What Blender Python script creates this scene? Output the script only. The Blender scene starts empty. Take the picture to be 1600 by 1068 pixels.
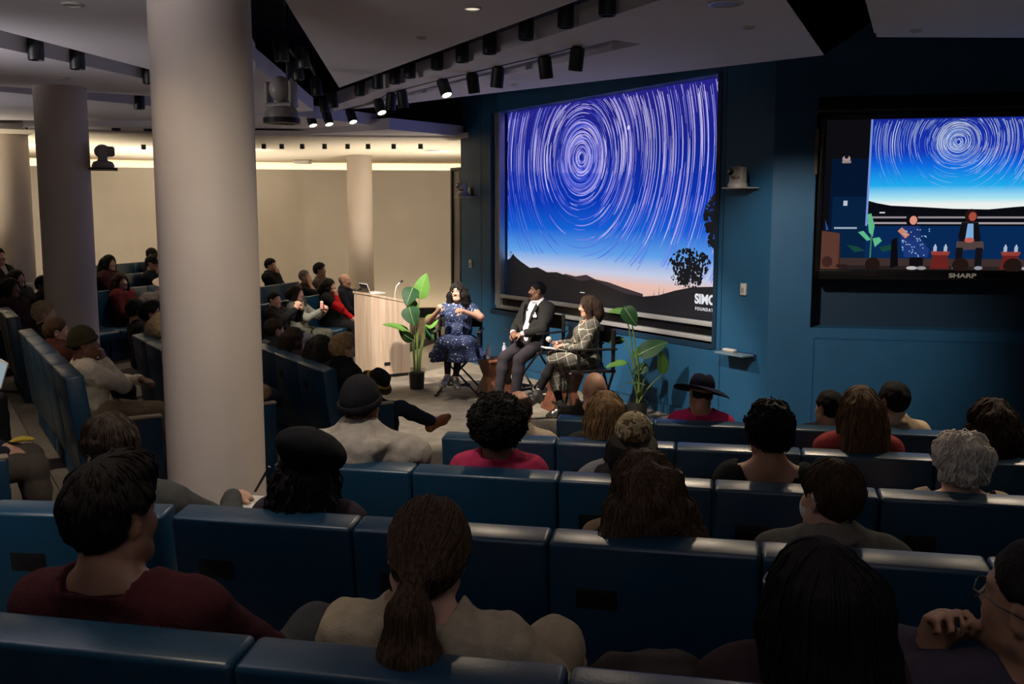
import bpy, bmesh, math, random
import numpy as np
from mathutils import Vector, Matrix

random.seed(7)
RNG = np.random.default_rng(11)
SC = bpy.context.scene
COL = SC.collection

# ---------------------------------------------------------------- camera, world, exposure
cam_d = bpy.data.cameras.new('camera')
cam = bpy.data.objects.new('camera', cam_d)
COL.objects.link(cam)
cam_d.sensor_width = 36.0
cam_d.lens = 36.0 * 1560 / 1600
cam_d.clip_start = 0.05
cam_d.clip_end = 200
cam.location = (0, 0, 2.3)
cam.rotation_euler = (math.radians(90 - 7.25), 0, 0)
SC.camera = cam

world = bpy.data.worlds.new('dim_hall')
SC.world = world
world.use_nodes = True
world.node_tree.nodes['Background'].inputs[0].default_value = (1.0, 0.84, 0.70, 1)
world.node_tree.nodes['Background'].inputs[1].default_value = 0.02

SC.view_settings.view_transform = 'Standard'
SC.view_settings.look = 'None'
SC.view_settings.exposure = 0.0
SC.view_settings.gamma = 1.0
SC.view_settings.use_curve_mapping = False
for k, v in (('max_bounces', 6), ('diffuse_bounces', 4), ('glossy_bounces', 3), ('transmission_bounces', 4),
             ('sample_clamp_indirect', 4.0)):
    try:
        setattr(SC.cycles, k, v)
    except Exception:
        pass

WARM = (1.0, 0.80, 0.58)
WHITE = (1.0, 0.90, 0.78)


def spot(name, loc, target, power, angle, color=WARM, blend=0.5, size=0.06):
    l = bpy.data.lights.new(name, 'SPOT')
    l.energy = power
    l.color = color
    l.spot_size = math.radians(angle)
    l.spot_blend = blend
    l.shadow_soft_size = size
    o = bpy.data.objects.new(name, l)
    COL.objects.link(o)
    o.location = loc
    d = Vector(target) - Vector(loc)
    o.rotation_euler = d.to_track_quat('-Z', 'Y').to_euler()
    return o


# frames of the three seating blocks and of the two stage walls:  p = N*n + T*t
def frame(deg):
    a = math.radians(deg)
    return Vector((math.cos(a), math.sin(a), 0)), Vector((-math.sin(a), math.cos(a), 0))
NW, DW = frame(31)        # screen wall normal / along the wall away from the camera
NR, _q = frame(78)        # right-hand block: facing, and along the row to the right
TR = -_q
NM, DM = frame(-15)       # far left block


def pw(n, d, z=0.0): return NW * n + DW * d + Vector((0, 0, z))
def pr(n, t, z=0.0): return NR * n + TR * t + Vector((0, 0, z))
def pm(n, d, z=0.0): return NM * n + DM * d + Vector((0, 0, z))


# stage light (track heads with these lamps inside are built further down)
STAGE_SPOTS = [   # head position, target, power, cone
    (pw(4.9, 9.7, 3.42), pw(6.2, 12.6, 0.9), 950, 34),
    (pw(4.6, 10.6, 3.42), pw(6.4, 11.2, 0.9), 850, 36),
    (pw(4.0, 9.0, 3.42), pw(6.5, 9.9, 0.8), 950, 36),
    (pw(3.6, 11.5, 3.42), pw(5.4, 13.1, 0.6), 800, 40),
    (pw(4.4, 8.2, 3.42), pw(7.0, 8.6, 0.6), 420, 44),
    (pw(3.2, 9.2, 3.42), pw(4.5, 9.9, 0.0), 430, 48),
    (pr(6.8, -0.6, 3.42), pr(10.4, 0.75, 1.35), 420, 44),
]
for i, (a, b, p, c) in enumerate(STAGE_SPOTS):
    d = (b - a).normalized()
    spot('stage_spot_light', a + d * 0.14, b, p, c, WHITE, 0.7, 0.05)
# downlights recessed in the rafts over the audience
DOWNLIGHTS = [(pr(6.15, -1.3, 3.6), 105), (pr(6.15, 0.9, 3.6), 120), (pr(1.75, -1.3, 3.6), 50), (pr(2.2, 0.5, 3.6), 5),
              (pr(4.2, -2.9, 3.6), 115), (pr(7.5, 0.2, 3.6), 190), (pr(7.4, 2.4, 3.6), 170), (pr(6.1, 2.9, 3.6), 100),
              (pw(-0.7, 9.0, 3.5), 300), (pw(2.6, 9.2, 3.52), 50), (pw(3.2, 12.0, 3.42), 80), (pm(-6.2, 14.2, 3.42), 170), (pm(-8.4, 12.4, 3.42), 75)]
for i, (a, p) in enumerate(DOWNLIGHTS):
    back = -NR * (1.4 if i in (0, 1, 5, 6, 7) else 0.0)
    spot('audience_downlight', a - Vector((0, 0, 0.03)), a - Vector((0, 0, 3)) + back, p, 38 if i == 2 else 98, WARM, 0.9, 0.08)
# aisle lamp behind the turned end seat
spot('aisle_light', pr(1.0, -3.3, 3.5), pr(2.9, -2.45, 0.95), 190, 22, WHITE, 0.9, 0.08)
# light on the big column
spot('column_light', (-0.75, 3.3, 3.5), (-1.64, 5.4, 0.2), 130, 100, WHITE, 1.0, 0.1)
# the row of small spotlights under the far ceiling washes the curved wall; the cove behind its top edge lights the ceiling
FAR_WASH = [-31, -25.5, -20, -14, -4, -1]
for a_ in FAR_WASH:
    a = math.radians(a_)
    dr = Vector((math.sin(a), math.cos(a), 0))
    spot('wall_wash_light', dr * 18.4 + Vector((0, 0, 3.30)), dr * 23 + Vector((0, 0, 1.5)), 125, 110, (1.0, 0.86, 0.68), 0.9, 0.08)
for a_ in (-40, -32, -24, -16, -8, 0):
    a = math.radians(a_)
    dr = Vector((math.sin(a), math.cos(a), 0))
    l = bpy.data.lights.new('cove_light', 'AREA')
    l.shape = 'RECTANGLE'
    l.size = 3.2
    l.size_y = 0.12
    l.energy = 22
    l.color = (1.0, 0.80, 0.52)
    o = bpy.data.objects.new('cove_light', l)
    COL.objects.link(o)
    o.location = dr * 23.55 + Vector((0, 0, 3.08))
    o.rotation_euler = (-dr * 0.75 + Vector((0, 0, 0.62))).to_track_quat('-Z', 'Y').to_euler()
    o.rotation_euler = (Matrix.Rotation(-a, 3, 'Z') @ Matrix.Rotation(math.radians(180 - 50), 3, 'X')).to_euler()

# unseen floor uplights, added to light the cream ceiling evenly
ADDED_FLOOR_UP = [(pm(-11.9, 11.2, 0.53), 420), (pm(-11.9, 13.6, 0.53), 480), (pm(-11.9, 15.9, 0.53), 480), (Vector((-5.9, 19.9, 0)), 560), (Vector((-4.2, 18.4, 0)), 560),
            (Vector((-2.5, 18.6, 0)), 380), (Vector((-0.85, 17.9, 0)), 480)]
for p, e in ADDED_FLOOR_UP:
    spot('added_floor_uplight_lamp', p + Vector((0, 0, 0.17)), p + Vector((0, 0, 3)), e, 104, (1.0, 0.87, 0.68), 1.0, 0.1)
# bodiless lamps added out of view to brighten the undersides of the rafts
for loc, el, az, p, cn in (((-0.7, -1.7, 2.45), 46, -4, 430, 80), ((1.6, -1.8, 2.45), 44, 4, 560, 80), ((4.6, 2.2, 2.45), 50, -25, 260, 80), ((-3.1, 2.0, 2.5), 42, 14, 420, 76),
                           ((-6.3, 5.6, 2.55), 32, 48, 700, 60), ((-9.2, 9.0, 2.55), 32, 55, 800, 60)):
    e_, z_ = math.radians(el), math.radians(az)
    tgt = Vector(loc) + Vector((math.sin(z_) * math.cos(e_), math.cos(z_) * math.cos(e_), math.sin(e_)))
    spot('added_raft_uplight', loc, tgt, p, cn, (0.97, 0.92, 0.98), 1.0, 0.45)

# ---------------------------------------------------------------- materials
def mat(name, color, rough=0.6, metal=0.0, emit=None, estr=1.0, var=0.0, vscale=12.0, bump=0.0, bscale=60.0, spec=0.5, alpha=1.0,
        sheen=0.0, coat=0.0, trans=0.0):
    m = bpy.data.materials.new(name)
    m.use_nodes = True
    nt = m.node_tree
    b = nt.nodes['Principled BSDF']
    b.inputs['Base Color'].default_value = (*color, 1)
    b.inputs['Roughness'].default_value = rough
    b.inputs['Metallic'].default_value = metal
    b.inputs['Specular IOR Level'].default_value = spec
    b.inputs['Sheen Weight'].default_value = sheen
    b.inputs['Coat Weight'].default_value = coat
    b.inputs['Transmission Weight'].default_value = trans
    b.inputs['Alpha'].default_value = alpha
    if emit is not None:
        b.inputs['Emission Color'].default_value = (*emit, 1)
        b.inputs['Emission Strength'].default_value = estr
    if var or bump:
        tc = nt.nodes.new('ShaderNodeTexCoord')
    if var:
        n = nt.nodes.new('ShaderNodeTexNoise')
        n.inputs['Scale'].default_value = vscale
        n.inputs['Detail'].default_value = 5
        nt.links.new(tc.outputs['Object'], n.inputs['Vector'])
        r = nt.nodes.new('ShaderNodeValToRGB')
        r.color_ramp.elements[0].position = 0.3
        r.color_ramp.elements[1].position = 0.7
        r.color_ramp.elements[0].color = (*[c * (1 - var) for c in color], 1)
        r.color_ramp.elements[1].color = (*[min(1, c * (1 + var)) for c in color], 1)
        nt.links.new(n.outputs['Fac'], r.inputs['Fac'])
        nt.links.new(r.outputs['Color'], b.inputs['Base Color'])
    if bump:
        n2 = nt.nodes.new('ShaderNodeTexNoise')
        n2.inputs['Scale'].default_value = bscale
        n2.inputs['Detail'].default_value = 3
        nt.links.new(tc.outputs['Object'], n2.inputs['Vector'])
        bp = nt.nodes.new('ShaderNodeBump')
        bp.inputs['Strength'].default_value = bump
        bp.inputs['Distance'].default_value = 0.01
        nt.links.new(n2.outputs['Fac'], bp.inputs['Height'])
        nt.links.new(bp.outputs['Normal'], b.inputs['Normal'])
    return m


def emit_mat(name, color, strength=1.0):
    m = bpy.data.materials.new(name)
    m.use_nodes = True
    nt = m.node_tree
    nt.nodes.clear()
    e = nt.nodes.new('ShaderNodeEmission')
    e.inputs[0].default_value = (*color, 1)
    e.inputs[1].default_value = strength
    o = nt.nodes.new('ShaderNodeOutputMaterial')
    nt.links.new(e.outputs[0], o.inputs[0])
    return m


def s2l(r, g, b):
    f = lambda c: (c / 255 / 12.92) if c <= 10 else ((c / 255 + 0.055) / 1.055) ** 2.4
    return (f(r), f(g), f(b))


def wood_mat(name, c1, c2, scale=1.0, axis=2, rough=0.5):
    m = mat(name, c1, rough)
    nt = m.node_tree
    b = nt.nodes['Principled BSDF']
    tc = nt.nodes.new('ShaderNodeTexCoord')
    mp = nt.nodes.new('ShaderNodeMapping')
    sc = [14 * scale, 14 * scale, 14 * scale]
    sc[axis] = 0.7 * scale
    mp.inputs['Scale'].default_value = sc
    n = nt.nodes.new('ShaderNodeTexNoise')
    n.inputs['Scale'].default_value = 1.6
    n.inputs['Detail'].default_value = 6
    n.inputs['Distortion'].default_value = 0.6
    r = nt.nodes.new('ShaderNodeValToRGB')
    r.color_ramp.elements[0].position = 0.32
    r.color_ramp.elements[1].position = 0.68
    r.color_ramp.elements[0].color = (*c1, 1)
    r.color_ramp.elements[1].color = (*c2, 1)
    nt.links.new(tc.outputs['Object'], mp.inputs[0])
    nt.links.new(mp.outputs[0], n.inputs['Vector'])
    nt.links.new(n.outputs['Fac'], r.inputs[0])
    nt.links.new(r.outputs[0], b.inputs['Base Color'])
    return m


M = {}
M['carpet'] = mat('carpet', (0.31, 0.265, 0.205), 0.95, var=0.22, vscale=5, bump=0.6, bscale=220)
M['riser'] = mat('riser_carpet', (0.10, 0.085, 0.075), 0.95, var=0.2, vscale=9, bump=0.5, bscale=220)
M['bluewall'] = mat('blue_wall_paint', (0.015, 0.098, 0.21), 0.55, var=0.06, vscale=3, bump=0.04, bscale=160)
M['farwall'] = mat('far_wall_paint', (0.52, 0.47, 0.40), 0.8, var=0.04, vscale=2)
M['white'] = mat('white_plaster', (0.80, 0.76, 0.79), 0.8, var=0.03, vscale=1.5)
M['farceil'] = mat('cream_plaster', (0.78, 0.70, 0.58), 0.8)
M['column'] = mat('column_paint', (0.62, 0.53, 0.455), 0.65, var=0.03, vscale=3)
M['void'] = mat('black_void_paint', (0.006, 0.006, 0.007), 0.9)
M['black'] = mat('black_metal', (0.012, 0.012, 0.013), 0.45)
M['blackwood'] = mat('black_stained_wood', (0.018, 0.015, 0.014), 0.4)
M['canvas'] = mat('black_canvas', (0.010, 0.011, 0.016), 0.85, bump=0.2, bscale=300)
M['alu'] = mat('brushed_aluminium', (0.60, 0.60, 0.60), 0.42, 0.35)
M['jamb'] = mat('dark_jamb_paint', (0.006, 0.030, 0.065), 0.5)
M['seat'] = mat('blue_seat_vinyl', (0.0029, 0.032, 0.070), 0.36, var=0.10, vscale=7, bump=0.06, bscale=140, spec=0.6)
M['seatshell'] = mat('blue_seat_shell', (0.006, 0.040, 0.095), 0.55, var=0.08, vscale=6)
M['panel'] = mat('black_back_panel', (0.006, 0.006, 0.007), 0.4)
M['armcap'] = mat('tan_arm_cap', (0.35, 0.27, 0.19), 0.5)
M['plastic'] = mat('white_plastic', (0.62, 0.58, 0.52), 0.35)
M['greyplastic'] = mat('grey_plastic', (0.32, 0.29, 0.26), 0.4)
M['lens'] = mat('lens_glass', (0.01, 0.01, 0.012), 0.08, spec=0.8)
M['lampon'] = emit_mat('lit_lamp_lens', (1.0, 0.88, 0.66), 9.0)
M['cove'] = emit_mat('cove_led', (1.0, 0.78, 0.47), 2.0)
M['covelow'] = emit_mat('low_cove_led', (1.0, 0.80, 0.52), 5.0)
M['oak'] = wood_mat('pale_oak_veneer', (0.42, 0.30, 0.21), (0.56, 0.43, 0.32), 1.0)
M['redwood'] = wood_mat('red_brown_block_wood', (0.10, 0.032, 0.017), (0.24, 0.085, 0.043), 1.3, axis=2)
M['pot'] = mat('charcoal_pot', (0.035, 0.034, 0.033), 0.6)
M['soil'] = mat('potting_soil', (0.03, 0.02, 0.015), 0.95, bump=1, bscale=90)

# ---------------------------------------------------------------- mesh helpers
class MB:
    """Collects shapes and builds them as one mesh object."""
    def __init__(self):
        self.v, self.f, self.m, self.s = [], [], [], []

    def add(self, verts, faces, mi=0, smooth=False):
        o = len(self.v)
        self.v += [tuple(p) for p in verts]
        for f in faces:
            self.f.append(tuple(i + o for i in f))
            self.m.append(mi)
            self.s.append(smooth)
        return self

    def box(self, c, size, mi=0, rot=None, bev=0.0, seg=2):
        bm = bmesh.new()
        bmesh.ops.create_cube(bm, size=1.0)
        bmesh.ops.scale(bm, vec=size, verts=bm.verts)
        if bev:
            bmesh.ops.bevel(bm, geom=list(bm.edges), offset=bev, segments=seg, profile=0.5, affect='EDGES', clamp_overlap=True)
        mt = Matrix.Translation(c)
        if rot is not None:
            mt = mt @ (rot.to_4x4() if isinstance(rot, Matrix) else Matrix.Rotation(rot, 4, 'Z'))
        bm.transform(mt)
        self.bm(bm, mi, bool(bev))
        return self

    def bm(self, bm, mi=0, smooth=False):
        bm.verts.index_update()
        self.add([v.co[:] for v in bm.verts], [[v.index for v in f.verts] for f in bm.faces], mi, smooth)
        bm.free()

    def prism(self, poly, z0, z1, mi=0, mi_side=None):
        n = len(poly)
        ar = sum(poly[i][0] * poly[(i + 1) % n][1] - poly[(i + 1) % n][0] * poly[i][1] for i in range(n))
        if ar < 0:
            poly = poly[::-1]
        v = [(p[0], p[1], z0) for p in poly] + [(p[0], p[1], z1) for p in poly]
        self.add(v, [list(range(n))[::-1], list(range(n, 2 * n))], mi)
        self.add(v, [(i, (i + 1) % n, n + (i + 1) % n, n + i) for i in range(n)], mi if mi_side is None else mi_side)
        return self

    def tube(self, pts, radii, n=8, mi=0, caps=True, flat=None, smooth=True):
        pts = [Vector(p) for p in pts]
        if not hasattr(radii, '__len__'):
            radii = [radii] * len(pts)
        verts, faces = [], []
        prev = None
        for i, p in enumerate(pts):
            a = pts[max(i - 1, 0)]
            b = pts[min(i + 1, len(pts) - 1)]
            t = (b - a).normalized()
            if prev is None:
                u = t.cross(Vector((0, 0, 1)))
                if u.length < 0.05:
                    u = t.cross(Vector((1, 0, 0)))
            else:
                u = prev - t * prev.dot(t)
            u.normalize()
            prev = u
            w = t.cross(u)
            for k in range(n):
                a_ = 2 * math.pi * k / n
                fl = 1.0 if flat is None else flat
                verts.append(p + (u * math.cos(a_) + w * math.sin(a_) * fl) * radii[i])
        for i in range(len(pts) - 1):
            for k in range(n):
                faces.append((i * n + k, i * n + (k + 1) % n, (i + 1) * n + (k + 1) % n, (i + 1) * n + k))
        if caps:
            faces.append(tuple(range(n))[::-1])
            faces.append(tuple((len(pts) - 1) * n + k for k in range(n)))
        self.add(verts, faces, mi, smooth)
        return self

    def cyl(self, a, b, r, r2=None, n=20, mi=0, smooth=True):
        return self.tube([a, b], [r, r if r2 is None else r2], n, mi, True, None, smooth)

    def lathe(self, prof, n=24, mi=0, c=(0, 0, 0), rot=None, smooth=True):
        verts, faces = [], []
        for r, z in prof:
            for k in range(n):
                a = 2 * math.pi * k / n
                verts.append(Vector((r * math.cos(a), r * math.sin(a), z)))
        for i in range(len(prof) - 1):
            for k in range(n):
                faces.append((i * n + k, i * n + (k + 1) % n, (i + 1) * n + (k + 1) % n, (i + 1) * n + k))
        faces.append(tuple(range(n))[::-1])
        faces.append(tuple((len(prof) - 1) * n + k for k in range(n)))
        if rot is not None:
            verts = [rot @ v for v in verts]
        verts = [v + Vector(c) for v in verts]
        self.add(verts, faces, mi, smooth)
        return self

    def ball(self, c, r, mi=0, n=12, scale=(1, 1, 1), rot=None):
        prof = [(math.sin(math.pi * i / n) + 1e-4, -math.cos(math.pi * i / n)) for i in range(n + 1)]
        verts, faces = [], []
        k2 = n * 2
        for rr, z in prof:
            for k in range(k2):
                a = 2 * math.pi * k / k2
                verts.append(Vector((rr * math.cos(a) * scale[0] * r, rr * math.sin(a) * scale[1] * r, z * scale[2] * r)))
        for i in range(n):
            for k in range(k2):
                faces.append((i * k2 + k, i * k2 + (k + 1) % k2, (i + 1) * k2 + (k + 1) % k2, (i + 1) * k2 + k))
        if rot is not None:
            verts = [rot @ v for v in verts]
        self.add([v + Vector(c) for v in verts], faces, mi, True)
        return self

    def build(self, name, mats, parent=None, loc=None, rotz=None, autosmooth=True):
        me = bpy.data.meshes.new(name)
        me.from_pydata(self.v, [], self.f)
        if not isinstance(mats, (list, tuple)):
            mats = [mats]
        for m in mats:
            me.materials.append(M[m] if isinstance(m, str) else m)
        me.polygons.foreach_set('material_index', self.m)
        me.polygons.foreach_set('use_smooth', self.s)
        me.update()
        if autosmooth and any(self.s):
            me.set_sharp_from_angle(angle=math.radians(50))
        o = bpy.data.objects.new(name, me)
        COL.objects.link(o)
        if parent is not None:
            o.parent = parent
        if loc is not None:
            o.location = loc
        if rotz is not None:
            o.rotation_euler = (0, 0, rotz)
        return o


def tag(o, label=None, cat=None, group=None, kind=None):
    if label:
        o['label'] = label
    if cat:
        o['category'] = cat
    if group:
        o['group'] = group
    if kind:
        o['kind'] = kind
    return o


def empty(name, loc=(0, 0, 0), rz=0.0, label=None, cat=None, group=None):
    o = bpy.data.objects.new(name, None)
    o.empty_display_size = 0.1
    COL.objects.link(o)
    o.location = loc
    o.rotation_euler = (0, 0, rz)
    return tag(o, label, cat, group)


def dup(root, loc, rz, label=None, group=None):
    r = root.copy()
    COL.objects.link(r)
    r.location = loc
    r.rotation_euler = (0, 0, rz)
    if label:
        r['label'] = label
    if group:
        r['group'] = group
    for ch in list(root.children):
        c = ch.copy()
        COL.objects.link(c)
        c.parent = r
        for g in list(ch.children):
            d = g.copy()
            COL.objects.link(d)
            d.parent = c
    return r


def struct(o):
    o['kind'] = 'structure'
    return o


ORD = ['', 'first', 'second', 'third', 'fourth', 'fifth', 'sixth', 'seventh', 'eighth', 'ninth', 'tenth', 'eleventh', 'twelfth', 'thirteenth',
       'fourteenth', 'fifteenth', 'sixteenth']
# ================================================================ THE SETTING
def facing(n):
    """rotation so that local +Y points along n"""
    return math.atan2(n.y, n.x) - math.pi / 2

# floor
b = MB(); b.box((0, 12, -0.1), (70, 60, 0.2))
struct(b.build('floor', 'carpet'))
# risers of the right-hand block
ROWS_R = {'A': (1.72, 0.505), 'B': (3.0, 0.36), 'C': (4.1, 0.26), 'D': (5.3, 0.14), 'E': (6.45, 0.03)}
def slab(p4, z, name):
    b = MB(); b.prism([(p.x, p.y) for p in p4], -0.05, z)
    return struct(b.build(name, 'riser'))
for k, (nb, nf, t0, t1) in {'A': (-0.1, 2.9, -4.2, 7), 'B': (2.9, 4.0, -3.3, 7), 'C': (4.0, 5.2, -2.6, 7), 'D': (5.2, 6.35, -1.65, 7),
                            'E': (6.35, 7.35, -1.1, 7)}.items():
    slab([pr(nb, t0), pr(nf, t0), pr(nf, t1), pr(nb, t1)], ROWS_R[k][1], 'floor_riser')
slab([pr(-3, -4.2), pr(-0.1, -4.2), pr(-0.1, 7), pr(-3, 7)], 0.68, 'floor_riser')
# left-hand block: rows parallel to the screen wall
ROWS_L = {'L3': (2.87, 0.10), 'L2': (1.85, 0.20), 'L1': (0.85, 0.30), 'L0': (-0.2, 0.40)}
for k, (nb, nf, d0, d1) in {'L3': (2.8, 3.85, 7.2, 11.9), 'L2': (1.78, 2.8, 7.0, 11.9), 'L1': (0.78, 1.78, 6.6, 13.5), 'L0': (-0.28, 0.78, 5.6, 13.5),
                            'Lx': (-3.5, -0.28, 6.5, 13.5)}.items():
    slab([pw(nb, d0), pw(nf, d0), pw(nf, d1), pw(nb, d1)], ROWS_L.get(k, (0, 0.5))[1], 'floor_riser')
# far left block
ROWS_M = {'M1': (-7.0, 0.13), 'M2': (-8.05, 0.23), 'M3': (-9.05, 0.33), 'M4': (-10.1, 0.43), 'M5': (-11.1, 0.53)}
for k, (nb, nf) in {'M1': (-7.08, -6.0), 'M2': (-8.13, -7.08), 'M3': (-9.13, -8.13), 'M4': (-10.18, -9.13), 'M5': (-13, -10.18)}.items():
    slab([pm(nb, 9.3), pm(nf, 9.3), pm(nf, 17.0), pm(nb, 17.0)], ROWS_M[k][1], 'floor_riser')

# ---- screen wall (recess for the screen cut out of a 0.4 m thick wall)
W0 = 7.45
D_LEFT, D_RIGHT = 13.95, 7.33
S_L, S_R, S_B, S_T = 13.02, 8.15, 0.90, 3.78
def wbox(b, n0, n1, d0, d1, z0, z1, mi=0):
    P = [pw(n0, d0), pw(n1, d0), pw(n1, d1), pw(n0, d1)]
    b.prism([(p.x, p.y) for p in P], z0, z1, mi)
b = MB()
wbox(b, W0, W0 + 0.45, S_L, D_LEFT, 0, 4.7)
wbox(b, W0, W0 + 0.45, D_RIGHT - 0.0, S_R, 0, 4.7)
wbox(b, W0, W0 + 0.45, S_R, S_L, 0, S_B)
wbox(b, W0, W0 + 0.45, S_R, S_L, S_T, 4.7)
wbox(b, W0 + 0.40, W0 + 0.45, S_R, S_L, S_B, S_T)
struct(b.build('wall_front', 'bluewall'))
# dark reveal lining round the recess, baseboard groove, panel joints
b = MB()
wbox(b, W0 - 0.012, W0 + 0.3, S_R - 0.06, S_R, S_B - 0.05, S_T + 0.02)
wbox(b, W0 - 0.012, W0 + 0.3, S_R, S_L + 0.0, S_B - 0.06, S_B)
struct(b.build('trim_1', 'jamb'))
b = MB()
wbox(b, W0 - 0.012, W0, D_RIGHT, D_LEFT, 0.0, 0.11)
struct(b.build('baseboard_front', 'bluewall'))
b = MB()
wbox(b, W0 - 0.003, W0 + 0.001, 8.02, 8.03, 0.1, 4.0)
wbox(b, W0 - 0.003, W0 + 0.001, 7.5, 8.02, 2.545, 2.555)
wbox(b, W0 - 0.003, W0 + 0.001, 13.3, 13.31, 0.1, 4.0)
wbox(b, W0 - 0.014, W0 - 0.011, D_RIGHT, D_LEFT, 0.108, 0.116)
struct(b.build('trim_2', 'jamb'))
# wall that carries the second display
CRN = pw(W0, D_RIGHT)
NT0 = CRN.dot(NR); T0 = CRN.dot(TR)
def rbox(b, n0, n1, t0, t1, z0, z1, mi=0):
    P = [pr(n0, t0), pr(n1, t0), pr(n1, t1), pr(n0, t1)]
    b.prism([(p.x, p.y) for p in P], z0, z1, mi)
RC = 0.86           # left edge of the display recess
b = MB()
rbox(b, NT0, NT0 + 0.5, T0, RC, 0, 4.7)
rbox(b, NT0, NT0 + 0.5, RC, 7.5, 0, 1.17)
rbox(b, NT0, NT0 + 0.5, RC, 7.5, 3.45, 4.7)
rbox(b, NT0 + 0.32, NT0 + 0.5, RC, 7.5, 1.17, 3.45)
struct(b.build('wall_right', 'bluewall'))
b = MB()
rbox(b, NT0 + 0.31, NT0 + 0.319, RC, 7.5, 1.17, 3.45)
rbox(b, NT0 + 0.01, NT0 + 0.31, RC - 0.002, RC + 0.006, 1.17, 3.45)
struct(b.build('trim_3', 'jamb'))
b = MB()
rbox(b, NT0 - 0.16, NT0, RC + 0.04, 7.5, 0, 1.07)
struct(b.build('wall_wainscot', 'bluewall'))

# ---- far curved wall with a cove, ceiling above it
def arc_wall(b, r0, r1, z0, z1, a0, a1, n=40, mi=0):
    pts = []
    for i in range(n + 1):
        a = math.radians(a0 + (a1 - a0) * i / n)
        pts.append((math.sin(a), math.cos(a)))
    vs = []
    for s, c in pts:
        vs += [(r0 * s, r0 * c, z0), (r0 * s, r0 * c, z1), (r1 * s, r1 * c, z1), (r1 * s, r1 * c, z0)]
    fs = []
    for i in range(n):
        o, q = 4 * i, 4 * i + 4
        for k in range(4):
            k2 = (k + 1) % 4
            fs.append((o + k, o + k2, q + k2, q + k))
    fs += [(0, 1, 2, 3), (4 * n + 3, 4 * n + 2, 4 * n + 1, 4 * n)]
    b.add(vs, fs, mi)
RW = 23.0
b = MB(); arc_wall(b, RW, RW + 0.15, 0, 3.30, -46, 8)
struct(b.build('wall_far', 'farwall'))
b = MB(); arc_wall(b, RW + 1.0, RW + 1.1, 0, 4.0, -46, 8)
struct(b.build('wall_far_upper', 'farceil'))
b = MB(); arc_wall(b, RW + 0.25, RW + 0.32, 3.0, 3.03, -46, 8)
struct(b.build('trim_4', 'cove'))
b = MB(); arc_wall(b, 15.6, RW + 1.0, 3.47, 3.55, -50, 3)
struct(b.build('ceiling_far', 'farceil'))
b = MB(); arc_wall(b, RW - 0.45, RW - 0.4, 0, 0.22, -14, 4)
struct(b.build('trim_5', 'void'))
b = MB(); arc_wall(b, RW - 0.36, RW - 0.2, 0.12, 0.15, -9, 0)
struct(b.build('trim_6', 'covelow'))
# dark framed partition at the left end of the screen wall
b = MB()
wbox(b, W0 + 0.10, W0 + 0.2, 14.15, 14.2, 0, 3.05, 0)
wbox(b, W0 + 0.10, W0 + 0.2, 14.45, 14.5, 0, 3.05, 0)
wbox(b, W0 + 0.10, W0 + 0.2, 14.2, 14.45, 3.0, 3.05, 0)
wbox(b, W0 + 0.13, W0 + 0.17, 14.2, 14.45, 0, 3.0, 1)
struct(b.build('trim_7', ['black', 'greyplastic']))

# ---- columns
COLS = [((-1.64, 5.42), 0.262), ((-4.58, 10.35), 0.252), ((-7.42, 15.0), 0.252), ((-3.03, 20.1), 0.25)]
for (x, y), r in COLS:
    b = MB(); b.cyl((0, 0, 0), (0, 0, 4.3 if y < 14 else 3.5), r, n=72)
    o = b.build('column', 'column', loc=(x, y, 0))
    struct(o)

# ---- ceiling: black void above, white rafts hung below it
b = MB(); b.box((0, 10, 4.75), (60, 50, 0.1))
struct(b.build('ceiling', 'void'))
F_, PT_ = 1560.0, math.radians(7.25)
def at_z(px, py, z):
    """world point at height z seen along the sight line px, py of the 1600x1068 frame (measuring aid for the raft outlines)"""
    a = (px - 800) / F_; q = (534 - py) / F_
    c, s = math.cos(PT_), math.sin(PT_)
    r = Vector((a, c + q * s, -s + q * c))
    return r * ((z - 2.3) / r.z) + Vector((0, 0, 2.3))
def raft(name, pts, z, th=0.16):
    b = MB(); b.prism([(p[0], p[1]) for p in pts], z, z + th)
    return struct(b.build(name, 'white'))
def P(z, *pix): return [at_z(x, y, z) for x, y in pix]
# centre raft: apex and two long edges running back over the audience
ZA = 3.60
apex, ll, rr = P(ZA, (530, 137), (445, 0), (905, 0))
raft('ceiling_raft', [apex, apex + (ll - apex) * 2.2, Vector((-0.9, -2.5, 0)), apex + (rr - apex) * 1.7 + Vector((0, -3, 0)), apex + (rr - apex) * 1.7], ZA)
# raft along the screen wall, two blades joined at the right, a slot between them
ZB = 3.70
q = P(ZB, (517, 166), (1032, 0), (1237, 0), (1288, 68), (1288, 86), (1045, 114), (1002, 69), (960, 62), (523, 174))
up = (q[1] - q[0]).normalized()
raft('ceiling_raft_front', [q[0], q[1] + up * 3.0, q[2] + (q[2] - q[3]) * 1.2] + q[3:], ZB)
raft('ceiling_raft_front', P(ZB, (545, 171), (1002, 69), (1045, 114), (722, 151), (640, 161), (600, 166)), ZB)
# right-hand rafts
q = P(ZB, (1370, 58), (1600, 59), (1700, 59), (1700, -40), (1345, -40), (1355, 0))
raft('ceiling_raft_right', q, ZB)
q = P(3.55, (1366, 52), (1500, 8), (1560, -20), (1340, -60), (1352, 0))
raft('ceiling_raft_right', q, 3.55, 0.12)
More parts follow.
